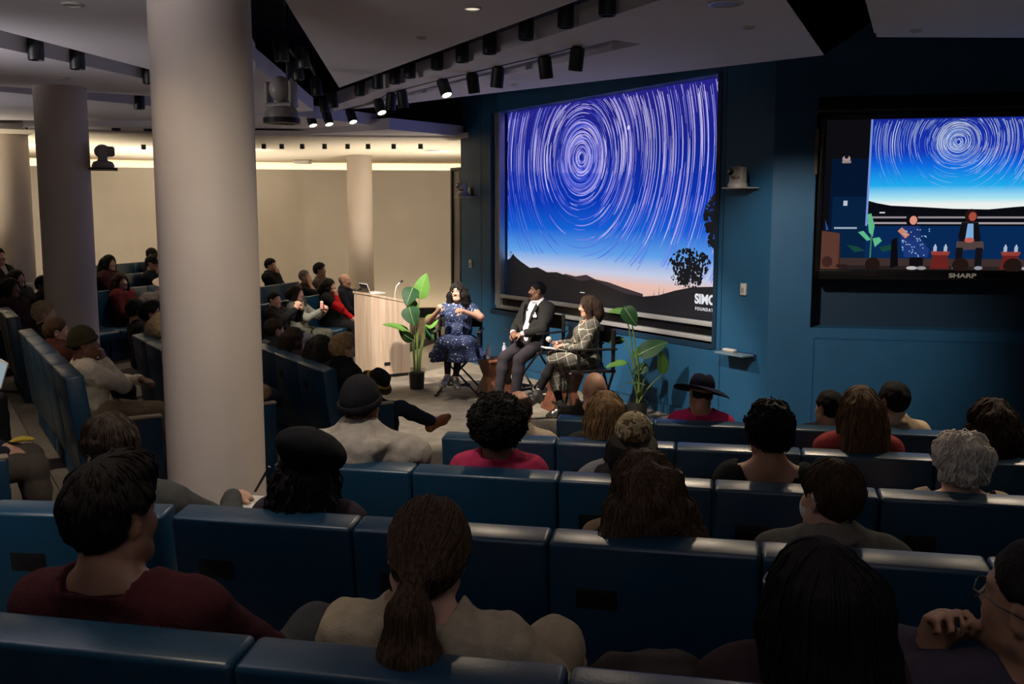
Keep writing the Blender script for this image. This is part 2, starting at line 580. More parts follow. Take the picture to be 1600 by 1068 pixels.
# left-hand rafts, one behind the other
raft('ceiling_raft_left', P(3.55, (-160, 5), (300, 126), (385, 146), (400, 100), (345, 0), (330, -30)) + [Vector((-1.6, 1.5, 0)), Vector((-4.2, 2.5, 0))], 3.55)
raft('ceiling_raft_left', P(3.58, (-160, 40), (262, 131), (330, 147), (380, 160), (262, 152), (-160, 124)), 3.58)
raft('ceiling_raft_left', P(3.60, (330, 50), (490, 173), (410, 178), (330, 165)), 3.60)
raft('ceiling_raft_left', P(3.58, (-160, 128), (262, 168), (330, 176), (420, 181), (463, 181), (590, 196), (410, 207), (262, 196), (70, 188), (-160, 186)), 3.58)
raft('ceiling_raft_left', P(3.50, (-160, 200), (262, 197), (410, 214), (609, 202), (724, 213), (724, 224), (410, 225), (262, 223), (150, 228), (-160, 208)), 3.50)
# ================================================================ SEATS
def make_seat(panel=True):
    r = empty('auditorium_seat')
    b = MB()
    tilt = Matrix.Rotation(math.radians(7), 3, 'X')
    b.box((0, 0.075, 0.585), (0.644, 0.125, 0.70), rot=tilt, bev=0.014, seg=2)
    b.build('backrest', 'seat', r)
    b = MB()
    b.box((0, 0.36, 0.385), (0.62, 0.46, 0.13), bev=0.04, seg=3)
    b.build('seat_cushion', 'seat', r)
    b = MB()
    b.box((0, 0.25, 0.17), (0.60, 0.30, 0.33), bev=0.01)
    b.box((0, 0.145, 0.235), (0.636, 0.07, 0.46), bev=0.008)
    b.build('pedestal', 'seatshell', r)
    if panel:
        b = MB()
        b.box((-0.17, 0.0, 0.745), (0.135, 0.016, 0.075), rot=tilt, bev=0.004)
        b.build('back_panel', 'panel', r)
    return r


def arm_panel(r, side):
    """upholstered end panel with a tan cap at the row end"""
    b = MB()
    b.box((side * 0.355, 0.37, 0.31), (0.06, 0.42, 0.60), bev=0.015)
    p = b.build('armrest', 'seat', r)
    b = MB()
    b.box((side * 0.355, 0.37, 0.615), (0.066, 0.42, 0.02), bev=0.006)
    b.build('arm_cap', 'armcap', p)


SEAT0 = make_seat()
SEATL = make_seat()
arm_panel(SEATL, -1)
SEATRr = make_seat()
arm_panel(SEATRr, 1)
used = {}
def put_seat(proto, loc, rz, label, group):
    k = proto.name
    if k not in used:
        used[k] = 1
        proto.location = loc
        proto.rotation_euler = (0, 0, rz)
        tag(proto, label, 'seat', group)
        return proto
    return dup(proto, loc, rz, label, group)

AZ_R = facing(NR); AZ_L = facing(NW); AZ_M = facing(NM)
def near_column(p):
    return any(math.hypot(p.x - x, p.y - y) < 0.95 for (x, y), r in COLS)
# right-hand block: t of the left edge of the row, number of seats
RNAME = {'A': 'nearest row', 'B': 'second row from the camera', 'C': 'third row from the camera', 'D': 'fourth row from the camera',
         'E': 'front row of the right block'}
RSPEC = {'A': (-0.92 - 1.3, 7), 'B': (-1.82, 7), 'C': (-1.32 - 0.65, 8), 'D': (-0.88 - 0.65, 8), 'E': (-1.07, 8)}
for k, (t0, n) in RSPEC.items():
    N, zf = ROWS_R[k]
    for j in range(n):
        pos = pr(N, t0 + 0.65 * (j + 0.5), zf)
        pr_ = SEATL if j == 0 else SEAT0
        put_seat(pr_, pos, AZ_R, f'blue upholstered seat, {ORD[j + 1]} from the left end of the {RNAME[k]}', 'seats of the right-hand block')
# the turned end seat of the second row
pos = pr(2.95, -2.17, ROWS_R['B'][1])
put_seat(SEAT0, pos, AZ_R + math.radians(7), 'blue end seat with a black back panel turned towards the left aisle', 'seats of the right-hand block')
LNAME = {'L3': 'left-block row nearest the stage', 'L2': 'middle left-block row', 'L1': 'left-block row behind the big column'}
for k, d0, n in (('L3', 7.75, 6), ('L2', 7.75, 6), ('L1', 7.15, 9)):
    N, zf = ROWS_L[k]
    for j in range(n):
        pos = pw(N, d0 + 0.65 * (j + 0.5), zf)
        if near_column(pos): continue
        put_seat(SEATRr if j == 0 else SEAT0, pos, AZ_L, f'blue upholstered seat, {ORD[j + 1]} from the aisle end of the {LNAME[k]}', 'seats of the left-hand block')
MNAME = {'M1': 'far-block row nearest the lectern', 'M2': 'second far-block row', 'M3': 'middle far-block row', 'M4': 'fourth far-block row',
         'M5': 'rearmost far-block row'}
for k, d1, n in (('M1', 15.6, 6), ('M2', 15.6, 6), ('M3', 16.0, 9), ('M4', 16.3, 9), ('M5', 16.6, 9)):
    N, zf = ROWS_M[k]
    for j in range(n):
        pos = pm(N, d1 - 0.65 * (j + 0.5), zf)
        if near_column(pos): continue
        put_seat(SEATL if j == 0 else SEAT0, pos, AZ_M, f'blue upholstered seat, {ORD[j + 1]} from the right end of the {MNAME[k]}', 'seats of the far left block')
# ================================================================ SCREENS
def pic_mats():
    d = {}
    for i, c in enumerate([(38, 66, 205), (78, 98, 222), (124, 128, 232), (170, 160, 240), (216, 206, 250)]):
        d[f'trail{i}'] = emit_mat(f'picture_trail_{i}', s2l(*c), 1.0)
    d['hill'] = mat('picture_hill', (0.012, 0.012, 0.015), 0.35, emit=(0.006, 0.0065, 0.009), estr=1.0)
    d['hill2'] = mat('picture_hill_far', (0.02, 0.015, 0.02), 0.35, emit=s2l(52, 42, 48), estr=1.0)
    return d
PM = pic_mats()
TRAIL = [PM[f'trail{i}'] for i in range(5)]


def sky_mat(name, stops, z0, z1, side=None):
    """emission of a picture of the evening sky: the colours of the image from its bottom (z0) to its top (z1)"""
    m = bpy.data.materials.new(name)
    m.use_nodes = True
    nt = m.node_tree
    nt.nodes.clear()
    tc = nt.nodes.new('ShaderNodeTexCoord')
    sp = nt.nodes.new('ShaderNodeSeparateXYZ')
    mr = nt.nodes.new('ShaderNodeMapRange')
    mr.inputs['From Min'].default_value = z0
    mr.inputs['From Max'].default_value = z1
    r = nt.nodes.new('ShaderNodeValToRGB')
    while len(r.color_ramp.elements) < len(stops):
        r.color_ramp.elements.new(0.5)
    for e, (p, c) in zip(r.color_ramp.elements, stops):
        e.position = p
        e.color = (*s2l(*c), 1)
    em = nt.nodes.new('ShaderNodeEmission')
    o = nt.nodes.new('ShaderNodeOutputMaterial')
    nt.links.new(tc.outputs['Object'], sp.inputs[0])
    nt.links.new(sp.outputs['Z'], mr.inputs['Value'])
    nt.links.new(mr.outputs[0], r.inputs[0])
    nt.links.new(r.outputs[0], em.inputs[0])
    nt.links.new(em.outputs[0], o.inputs[0])
    return m


def quad2(b, pts, y, mi):
    b.add([(p[0], y, p[1]) for p in pts], [tuple(range(len(pts)))], mi)


def star_arcs(b, x0, x1, z0, z1, cx, cz, scale, n, seed, y, base_mi, horizon, wmul=1.0, bright=0):
    rg = np.random.default_rng(seed)
    for i in range(n):
        r = (0.04 + 4.4 * (i + rg.random()) / n) * scale
        a0 = rg.random() * 360
        ln = rg.uniform(16, 62) if r > 0.5 * scale else rg.uniform(40, 190)
        lev = rg.choice(5, p=[.33, .30, .20, .11, .06])
        lev = min(4, lev + bright)
        w = wmul * scale * rg.uniform(0.004, 0.011) * (1.4 if lev == 4 else 1)
        ns = max(4, int(ln / 4))
        prev = None
        for k in range(ns + 1):
            a = math.radians(a0 + ln * k / ns)
            ca, sa = math.cos(a), math.sin(a)
            e = min(k, ns - k) / ns
            ww = w * (0.35 + 1.3 * min(e * 4, 0.5))
            pa = (cx + ca * (r - ww), cz + sa * (r - ww))
            pb = (cx + ca * (r + ww), cz + sa * (r + ww))
            if prev is not None:
                q = [prev[0], prev[1], pb, pa]
                if all(x0 < p[0] < x1 and z0 < p[1] < z1 for p in q):
                    hz = (pa[1] - horizon) / (z1 - horizon)
                    xr = (pa[0] - cx) / scale
                    if hz > 0.0:
                        L = lev
                        if hz < 0.42: L -= 1
                        if hz < 0.24: L -= 1
                        if hz > 0.6: L += 1
                        if xr > 0.45 and hz > 0.25: L += 1
                        if xr < -0.5 and hz < 0.5: L -= 1
                        if L >= 0 and not (hz < 0.30 and lev < 3) and hz > 0.12:
                            quad2(b, q, y, base_mi + min(4, L))
            prev = (pa, pb)


def tree_blob(b, cx, cz, w, h, n, seed, y, mi, lim):
    rg = np.random.default_rng(seed)
    for i in range(n):
        a = rg.random() * 6.28
        rr = rg.random() ** 0.6
        x = cx + math.cos(a) * rr * w / 2 * (1 + 0.2 * math.sin(3 * a))
        z = cz + math.sin(a) * rr * h / 2
        s = rg.uniform(0.012, 0.034) * h / 0.5
        pts = [(x + s * math.cos(t + a) * rg.uniform(.6, 1.2), z + s * math.sin(t + a) * rg.uniform(.6, 1.2)) for t in (0, 1.2, 2.5, 3.8, 5.0)]
        if all(lim[0] < p[0] < lim[1] and lim[2] < p[1] < lim[3] for p in pts):
            quad2(b, pts, y, mi)


# ---- big screen
AZ_W = math.atan2(-DW.y, -DW.x)                     # local +X to the viewer's right, local +Y into the wall
SCN = empty('projection_screen', pw(W0 + 0.2, 13.02, 0.90), AZ_W,
            'huge lit screen showing white star trails over dark hills behind the speakers', 'screen')
SW, Z0, ZT = 4.87, 0.20, 2.88                        # local extent of the picture
b = MB()
sx0 = 0.16
b.add([(sx0, 0, Z0), (SW, 0, Z0), (SW, 0, ZT), (sx0, 0, ZT)], [(0, 1, 2, 3)], 0)
hl = [(sx0, .20), (.25, .21), (.32, .235), (.42, .215), (.55, .195), (.8, .165), (1.0, .172), (1.25, .150), (1.5, .155), (1.8, .137), (2.1, .12), (2.35, .135), (2.55, .118),
      (2.8, .10), (3.1, .082), (3.4, .078), (3.7, .092), (4.0, .12), (4.3, .142), (4.6, .15), (SW, .155)]
hp = [(x, Z0 + (ZT - Z0) * f) for x, f in hl]
for i in range(len(hp) - 1):
    quad2(b, [(hp[i][0], Z0), (hp[i + 1][0], Z0), hp[i + 1], hp[i]], -0.004, 6)
fh = [(1.2, .10), (1.7, .15), (1.95, .142), (2.2, .155), (2.4, .137), (2.7, .128), (3.0, .11), (3.4, .09)]
fp = [(x, Z0 + (ZT - Z0) * f) for x, f in fh]
for i in range(len(fp) - 1):
    quad2(b, [(fp[i][0], Z0 + .1), (fp[i + 1][0], Z0 + .1), fp[i + 1], fp[i]], -0.002, 7)
star_arcs(b, sx0, SW, Z0, ZT, 2.06, 2.15, 1.0, 1150, 3, -0.003, 1, Z0 + 0.36, 0.46)
star_arcs(b, sx0, SW, Z0, ZT, 2.06, 2.15, 1.0, 760, 5, -0.0035, 1, Z0 + 0.36, 0.40, 1)
lim = (sx0, SW, Z0, ZT)
tree_blob(b, 4.25, Z0 + .60, .62, .46, 420, 2, -0.005, 6, lim)
tree_blob(b, 4.10, Z0 + .47, .35, .22, 120, 4, -0.005, 6, lim)
tree_blob(b, 4.66, Z0 + 1.10, .34, .62, 200, 6, -0.005, 6, lim)
tree_blob(b, 0.27, Z0 + .60, .12, .14, 60, 8, -0.005, 6, lim)
for tx, tz, hgt in ((3.7, .24, .14), (3.78, .25, .10), (3.6, .22, .09), (4.25, .36, .3)):
    quad2(b, [(tx, Z0 + tz), (tx + .012, Z0 + tz), (tx + .02, Z0 + tz + hgt)], -0.005, 6)
b.add([(3.07 + .026 * math.cos(t * .4), -0.006, 2.46 + .03 * math.sin(t * .4)) for t in range(16)], [tuple(range(16))], 5)  # lamp glare on the screen, painted in as a small pale disc
SKY = sky_mat('picture_sky_large', [(0.0, (206, 176, 172)), (.125, (232, 190, 176)), (.175, (196, 204, 228)), (.26, (96, 160, 232)), (.38, (20, 96, 210)), (.52, (8, 52, 176)),
                                    (.75, (18, 34, 140)), (1.0, (38, 34, 132))], Z0, ZT)
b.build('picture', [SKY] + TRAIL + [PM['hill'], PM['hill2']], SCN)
# aluminium rails of the screen frame
b = MB()
for x in (0.03, 0.085, 0.14):
    b.box((x, -0.09, 1.47), (0.026, 0.10, 2.84), bev=0.004)
for z in (0.035, 0.20):
    b.box((2.45, -0.10, z), (4.85, 0.06, 0.052), bev=0.004)
b.build('frame_rail', 'alu', SCN)
b = MB()
b.box((2.45, -0.06, 0.12), (4.85, 0.03, 0.13))
b.build('lower_panel', mat('gloss_black_panel', (0.008, 0.008, 0.009), 0.18), SCN)
def text(name, body, size, parent, loc, material, offset=0.0, align='LEFT', rot=(math.pi / 2, 0, 0), ext=0.0005, sx=1.0, spc=1.0):
    c = bpy.data.curves.new(name, 'FONT')
    c.body = body
    c.size = size
    c.offset = offset
    c.extrude = ext
    c.align_x = align
    c.space_character = spc
    c.materials.append(material)
    tmp = bpy.data.objects.new(name, c)
    COL.objects.link(tmp)
    bpy.context.view_layer.update()
    me = bpy.data.meshes.new_from_object(tmp.evaluated_get(bpy.context.evaluated_depsgraph_get()))
    bpy.data.objects.remove(tmp)
    bpy.data.curves.remove(c)
    me.name = name
    if not me.materials:
        me.materials.append(material)
    o = bpy.data.objects.new(name, me)
    COL.objects.link(o)
    o.parent = parent
    o.location = loc
    o.rotation_euler = rot
    o.scale = (sx, 1, 1)
    return o
WTXT = emit_mat('picture_white_lettering', s2l(228, 228, 235), 1.0)
text('lettering', 'SIMONS', 0.150, SCN, (4.355, -0.012, Z0 + 0.205), WTXT, 0.006, sx=1.02)
text('lettering', 'FOUNDATION', 0.052, SCN, (4.365, -0.012, Z0 + 0.125), WTXT, 0.001, sx=1.0, spc=1.32)
b = MB()
b.box((2.12, -0.008, Z0 + .175), (.10, .004, .008))
b.build('caption_mark', WTXT, SCN)

# ---- wall display with the live picture of the stage
TVW, TVH = 2.76, 1.60
TVO = empty('wall_display', pr(NT0 - 0.02, 0.885, 1.665), math.radians(-12),
            'large black flat display on the right wall relaying the stage picture', 'screen')
TVR = bpy.data.objects.new('display_body', None)     # replaced by meshes below
bpy.data.objects.remove(TVR)
TILT = Matrix.Rotation(math.radians(6), 4, 'X')
def tv_mesh(b, name, mats, parent):
    o = b.build(name, mats, parent)
    o.rotation_euler = (math.radians(6), 0, 0)
    return o
b = MB()
b.box((TVW / 2, 0.06, TVH / 2), (TVW, 0.08, TVH), bev=0.01)
tv_body = tv_mesh(b, 'housing', 'black', TVO)
b = MB()
for c, s in (((TVW / 2, 0.012, TVH - 0.022), (TVW, 0.03, 0.044)), ((TVW / 2, 0.012, 0.047), (TVW, 0.03, 0.094)),
             ((0.022, 0.012, TVH / 2), (0.044, 0.03, TVH)), ((TVW - 0.022, 0.012, TVH / 2), (0.044, 0.03, TVH))):
    b.box(c, s, bev=0.005)
tv_mesh(b, 'bezel', mat('gloss_black_bezel', (0.006, 0.006, 0.007), 0.2), TVO)
b = MB()
b.box((TVW / 2, 0.16, TVH + 0.035), (TVW + 0.05, 0.16, 0.02))
b.box((-0.03, 0.14, TVH * 0.78), (0.03, 0.1, 0.44))
tv_mesh(b, 'mounting_cover', mat('tan_mount_cover', (0.16, 0.125, 0.085), 0.6), TVO)
lg = text('maker_lettering', 'SHARP', 0.058, TVO, (TVW / 2, -0.006, 0.030), mat('silver_lettering', (0.45, 0.40, 0.35), 0.4, 0.3, emit=(.2, .18, .15), estr=0.5), 0.002, 'CENTER', sx=1.45)
lg.rotation_euler = (math.radians(96), 0, 0)
# picture: coordinates below are in units of the 420 x 236 picture, origin top left
PX0, PZ0 = 0.05, 0.10
SCL = (TVW - 0.10) / 420.0
TPH = TVH - 0.10 - 0.05
SCV = TPH / 236.0
def tp(x, y): return (PX0 + x * SCL, PZ0 + TPH - y * SCV)
TVMATS = []
tvi = {}
def tvm(*c):
    if c not in tvi:
        tvi[c] = len(TVMATS)
        TVMATS.append(emit_mat('relay_%d_%d_%d' % c, s2l(*c), 0.9))
    return tvi[c]
b = MB()
lay = [0]
def poly(pts, *c):
    lay[0] += 1
    b.add([(tp(*p)[0], 0.018 - 0.00008 * lay[0], tp(*p)[1]) for p in pts], [tuple(range(len(pts)))][::-1], tvm(*c))
def rect(x0, y0, x1, y1, *c): poly([(x0, y1), (x1, y1), (x1, y0), (x0, y0)], *c)
def ell(cx, cy, rx, ry, *c, n=18):
    poly([(cx + rx * math.cos(6.2832 * k / n), cy - ry * math.sin(6.2832 * k / n)) for k in range(n)], *c)
rect(0, 0, 420, 236, 14, 13, 18)
rect(10, 60, 66, 236, 6, 22, 48)
rect(14, 120, 66, 222, 8, 34, 66)
rect(10, 218, 420, 236, 62, 48, 46)
rect(0, 230, 420, 236, 40, 32, 33)
rect(66, 0, 420, 218, 8, 42, 88)
SKYTV = sky_mat('picture_sky_small', [(0.0, (236, 240, 236)), (.07, (170, 226, 240)), (.22, (30, 170, 235)), (.46, (12, 104, 222)), (.62, (20, 52, 180)), (1.0, (24, 40, 150))],
                tp(0, 132)[1], tp(0, 0)[1])
TVMATS.append(SKYTV); iSKY = len(TVMATS) - 1
b.add([(tp(*p)[0], 0.0155, tp(*p)[1]) for p in ((66, 140), (420, 140), (420, 0), (66, 0))], [(0, 1, 2, 3)], iSKY)
base = len(TVMATS)
TVMATS += [emit_mat('relay_trail_%d' % i, s2l(*c), 0.9) for i, c in enumerate([(50, 110, 225), (96, 150, 236), (150, 190, 244), (196, 220, 250), (236, 246, 255)])]
cx_, cz_ = tp(190, 36)
star_arcs(b, tp(67, 0)[0], tp(419, 0)[0], tp(0, 139)[1], tp(0, 1)[1], cx_, cz_, 0.40, 1250, 9, 0.0150, base, tp(0, 120)[1], 0.30, 1)
lay[0] = 60
hy = [(66, 126), (80, 130), (100, 134), (140, 136), (190, 139), (240, 140), (280, 136), (310, 134), (340, 138), (380, 136), (420, 136)]
for i in range(len(hy) - 1):
    poly([(hy[i][0], 150), (hy[i + 1][0], 150), hy[i + 1], hy[i]], 10, 12, 18)
poly([(300, 136), (303, 122), (309, 126), (314, 120), (318, 136)], 10, 12, 18)
rect(66, 150, 420, 166, 8, 11, 18)
rect(66, 151, 420, 154, 150, 142, 150)
rect(66, 160, 420, 163, 170, 160, 166)
rect(64, 0, 67, 166, 120, 150, 220)
rect(84, 144, 92, 146, 220, 220, 230)
# wall camera and switch seen in the relay
ell(31, 60, 6, 5, 170, 150, 150); ell(31, 57, 3, 3, 20, 18, 22); rect(25, 63, 38, 67, 150, 130, 132)
rect(30, 126, 36, 134, 190, 200, 214)
# lectern, laptop, plant
poly([(0, 174), (27, 178), (27, 236), (0, 236)], 92, 58, 48)
poly([(27, 178), (30, 232), (27, 236)], 60, 36, 32)
poly([(4, 156), (10, 172), (6, 174)], 40, 80, 150)
rect(18, 168, 52, 171, 150, 170, 186)
for pts in ([(66, 148), (72, 146), (78, 166), (76, 184), (70, 176)], [(54, 176), (62, 174), (74, 188), (68, 190)], [(76, 186), (86, 184), (90, 190), (80, 200)]):
    poly(pts, 96, 190, 140)
for pts in ([(38, 196), (56, 200), (66, 206), (50, 208)], [(86, 200), (104, 196), (110, 202), (92, 208)]):
    poly(pts, 24, 70, 60)
rect(73, 180, 75, 232, 70, 130, 90)
# the three speakers in small
def fig(x, y, dress, skin, legs, hairc, wide=1.0):
    ell(x, y - 2, 9 * wide, 11, *hairc)
    ell(x + 2, y - 1, 5.5, 7, *skin)
    poly([(x - 13 * wide, y + 8), (x + 11 * wide, y + 8), (x + 16 * wide, y + 34), (x + 12, y + 44), (x - 12, y + 44), (x - 16 * wide, y + 30)], *dress)
fig(132, 158, (26, 52, 112), (226, 150, 130), (30, 26, 30), (16, 12, 14))
poly([(112, 174), (118, 168), (130, 180), (124, 186)], 206, 134, 112)
poly([(118, 190), (148, 188), (160, 204), (158, 216), (124, 216)], 30, 58, 124)
for k in range(46):
    x_, y_ = 118 + random.random() * 40, 168 + random.random() * 46
    rect(x_, y_, x_ + 1.6, y_ + 1.6, 168, 196, 232)
rect(132, 216, 152, 230, 16, 14, 18); ell(136, 233, 8, 3, 190, 186, 190); ell(150, 233, 7, 3, 150, 146, 150)
poly([(104, 188), (112, 184), (116, 230), (104, 234)], 12, 12, 16)
fig(216, 152, (18, 16, 20), (172, 78, 62), (60, 48, 50), (40, 22, 20))
poly([(212, 162), (220, 162), (222, 188), (210, 188)], 130, 176, 222)
poly([(198, 190), (236, 190), (238, 202), (198, 204)], 84, 66, 66)
ell(216, 188, 7, 4, 190, 96, 80)
rect(198, 200, 208, 230, 20, 18, 24); rect(226, 200, 236, 230, 20, 18, 24)
ell(200, 232, 6, 3, 150, 150, 160); ell(232, 232, 6, 3, 150, 150, 160)
poly([(304, 180), (312, 158), (326, 150), (340, 156), (346, 196), (322, 206), (302, 200)], 108, 100, 108)
ell(328, 146, 9, 11, 30, 22, 20)
for k in range(6):
    rect(308 + k * 6, 160, 309 + k * 6, 200, 168, 160, 160)
poly([(302, 200), (320, 206), (312, 228), (298, 228)], 22, 26, 40)
ell(300, 232, 7, 3, 170, 170, 176)
# block tables and bottles
for tx in (176, 276):
    poly([(tx - 14, 206), (tx + 14, 206), (tx + 12, 212), (tx - 12, 212)], 150, 62, 54)
    poly([(tx - 11, 212), (tx + 11, 212), (tx + 14, 234), (tx - 14, 234)], 104, 34, 32)
    for dx in (-8, 7):
        rect(tx + dx - 2.5, 198, tx + dx + 2.5, 206, 176, 186, 210); rect(tx + dx - 1, 195, tx + dx + 1, 198, 220, 224, 236)
for hx, hr in ((78, 11), (206, 12), (280, 13)):
    ell(hx, 228, hr, 12, 34, 22, 20)
ell(10, 224, 8, 9, 60, 36, 34)
rect(24, 228, 40, 233, 44, 26, 26)
tv_mesh(b, 'picture', TVMATS, TVO)

# ================================================================ CEILING FIXTURES AND WALL DEVICES
def make_head(name='track_light', lit=False, length=0.20, r=0.062):
    o = empty(name)
    b = MB()
    b.lathe([(r * .55, 0.0), (r, -0.02), (r, -length + .01), (r * .96, -length), (r * .86, -length), (r * .84, -length + .02), (0.002, -length + .02)], 18)
    b.build('lamp_body', 'black', o)
    b = MB()
    b.cyl((0, 0, -length + 0.016), (0, 0, -length + 0.012), r * 0.82, n=18)
    b.build('lamp_lens', 'lampon' if lit else 'lens', o)
    return o
HEAD = make_head(); HEADL = make_head(lit=True)
STEM = None
hn = {}
def put_head(pos, aim, lit, label, group):
    proto = HEADL if lit else HEAD
    d = (Vector(aim) - Vector(pos)).normalized()
    rot = (-d).to_track_quat('Z', 'Y').to_euler()
    if id(proto) in hn:
        o = dup(proto, pos, 0, label, group)
    else:
        hn[id(proto)] = 1
        o = proto
        o.location = pos
        tag(o, label, 'spotlight', group)
    o['category'] = 'spotlight'
    o.rotation_euler = rot
    # stem up to the black track
    return o
SLOT1 = [(949, 2), (884, 22), (822, 42), (765, 66), (722, 80), (683, 92), (640, 106), (617, 116), (590, 124), (562, 136)]
for i, (x, y) in enumerate(SLOT1):
    p = at_z(x, y, 3.78)
    p.z += 0.10
    put_head(p, p - Vector((0, 0, 1)), False, f'black cylinder spotlight, {ORD[i + 1]} from the right in the long raft slot', 'spotlights in the long slot')
SLOT2 = [(903, 80, 0), (850, 94, 0), (779, 110, 0), (737, 120, 0), (690, 130, 1), (627, 146, 0), (612, 150, 0), (590, 160, 1), (546, 176, 1)]
for i, (x, y, l) in enumerate(SLOT2):
    p = at_z(x, y, 3.66)
    p.z += 0.04
    tg = [pw(6.4, 10.5, .9), pw(6.4, 11.3, .9), pw(6.2, 12.5, .9), pw(6.2, 12.5, .9)][i % 4]
    if not l:
        tg = p + Vector((0.12 if i % 2 else -0.1, 0.1, -1))
    if l:
        tg = p + Vector((0.28, -0.35, -0.8))
    put_head(p, tg, bool(l), f'black angled spotlight, {ORD[i + 1]} from the right in the narrow slot{", lit" if l else ""}', 'spotlights in the narrow slot')
GAP = [(436, 58, 0), (462, 92, 0), (470, 70, 0), (492, 120, 0), (505, 150, 0), (518, 142, 0), (484, 176, 1), (509, 174, 1)]
for i, (x, y, l) in enumerate(GAP):
    p = at_z(x, y, 3.66 if l else 3.8)
    put_head(p, p + Vector((0.25, -0.3, -0.8) if l else (0.1, 0.05, -1)), bool(l), f'black spotlight right of the big column, {ORD[i + 1]} from the top{", lit" if l else ""}',
             'spotlights in the dark gap')
LEFTS = [(55, 68, 3.66, 'first left-hand slot, leftmost'), (120, 84, 3.66, 'first left-hand slot, second from left'), (233, 109, 3.66, 'first left-hand slot, beside the big column'),
         (217, 153, 3.66, 'second left-hand slot, beside the big column'), (41, 188, 3.6, 'third left-hand slot, leftmost'), (181, 189, 3.6, 'third left-hand slot, middle'),
         (231, 190, 3.6, 'third left-hand slot, beside the big column')]
for x, y, z, w in LEFTS:
    p = at_z(x, y, z)
    p.z += 0.07
    put_head(p, p - Vector((0, 0, 1)), False, f'small black ceiling spotlight in the {w}', 'spotlights in the left-hand slots')
FAR = [(412, 223), (440, 223), (472, 223), (507, 223), (543, 223), (575, 223), (615, 223), (657, 223), (224, 224), (255, 222), (65, 216)]
for i, (x, y) in enumerate(FAR):
    p = at_z(x, y, 3.49)
    w = (f'{ORD[i + 1]} of eight' if i < 8 else ['left of the big column, left one', 'left of the big column, right one',
         'left of the second column'][i - 8])
    put_head(p, p - Vector((0, 0, 1)), False, f'small black spotlight under the far cream ceiling, {w}', 'spotlights of the far ceiling').scale = (.62, .62, .5)

# black tracks that carry the heads, hung on rods from the void
def track(pts, z):
    b = MB()
    pts = [Vector((p.x, p.y, z)) for p in pts]
    b.tube(pts, 0.016, n=6)
    for p in (pts[0], pts[-1], pts[len(pts) // 2]):
        b.cyl(p, (p.x, p.y, 4.71), 0.006, n=6)
    o = b.build('ceiling_track', 'black')
    return struct(o)
track([at_z(x, y, 3.78) for x, y in SLOT1], 3.885)
track([at_z(x, y, 3.66) for x, y, l in SLOT2], 3.708)
track([at_z(x, y, 3.80) for x, y, l in GAP if not l], 3.805)

def downlight(pos, r, lit, label, name='ceiling_downlight'):
    o = empty(name, pos, 0, label, 'ceiling light')
    b = MB()
    b.lathe([(r, 0.0), (r, -0.008), (r * .8, -0.012), (r * .74, -0.004), (r * .74, 0.0)], 28)
    b.build('trim_ring', 'plastic', o)
    b = MB()
    b.cyl((0, 0, -0.004), (0, 0, -0.007), r * .72, n=24)
    b.build('lamp_lens', emit_mat('dim_lens', (1, .86, .66), 0.9) if lit else 'greyplastic', o)
    return o
downlight(at_z(738, 12, ZA), 0.06, True, 'small lit round downlight in the centre raft')
downlight(at_z(1133, 5, ZB), 0.12, False, 'large round ring fitting near the top edge of the front raft')
downlight(at_z(658, 58, ZA), 0.04, False, 'small dark round fitting in the centre raft left of the lit downlight')
downlight(at_z(1170, 42, ZB), 0.05, False, 'small round sprinkler plate in the front raft below the large ring', 'sprinkler_plate')
downlight(at_z(1432, 47, ZB), 0.05, False, 'small round plate in the upper right raft', 'sprinkler_plate')
downlight(at_z(804, 131, ZB), 0.05, False, 'small round plate in the front raft above the screen', 'sprinkler_plate')
downlight(at_z(100, 122, 3.58), 0.05, False, 'small round plate in the left-hand raft above the second column', 'sprinkler_plate')
downlight(at_z(112, 6, 3.55), 0.06, False, 'small dark slot fitting in the raft at the upper left')
downlight(at_z(570, 251, 3.47) , 0.14, True, 'round cream downlight beside the rear column top')
downlight(at_z(675, 235, 3.47), 0.14, False, 'round ring fitting in the far ceiling near the blue wall')
for p, _ in DOWNLIGHTS[2:5]:
    downlight(p, 0.07, False, {2: 'round downlight overhead behind the photographer', 3: 'round downlight overhead at the right rear', 4: 'round downlight overhead near the big column'}[[q[0] for q in DOWNLIGHTS].index(p)])
for i, (p, e) in enumerate(ADDED_FLOOR_UP):  # bodies for the invented floor lamps under the far ceiling
    u_ = empty('added_floor_uplight', p, 0, f'added black floor uplight behind the far seats, {ORD[i + 1]} from the left', 'uplight', 'added floor uplights behind the far seats')
    b = MB(); b.lathe([(.07, 0), (.07, .13), (.06, .15), (.05, .15), (.05, .12), (.002, .12)], 18); b.build('housing', 'black', u_)
    b = MB(); b.cyl((0, 0, .125), (0, 0, .13), .048, n=16); b.build('lens', 'lampon', u_)
o = empty('smoke_detector', at_z(473, 250, 3.47), 0, 'white box-shaped detector on the far cream ceiling', 'detector')
b = MB(); b.box((0, 0, -0.04), (0.34, 0.34, 0.07), bev=0.02); b.build('cover', 'plastic', o)
b = MB(); b.box((0, 0, -0.005), (0.2, 0.2, 0.02)); b.build('base', 'greyplastic', o)


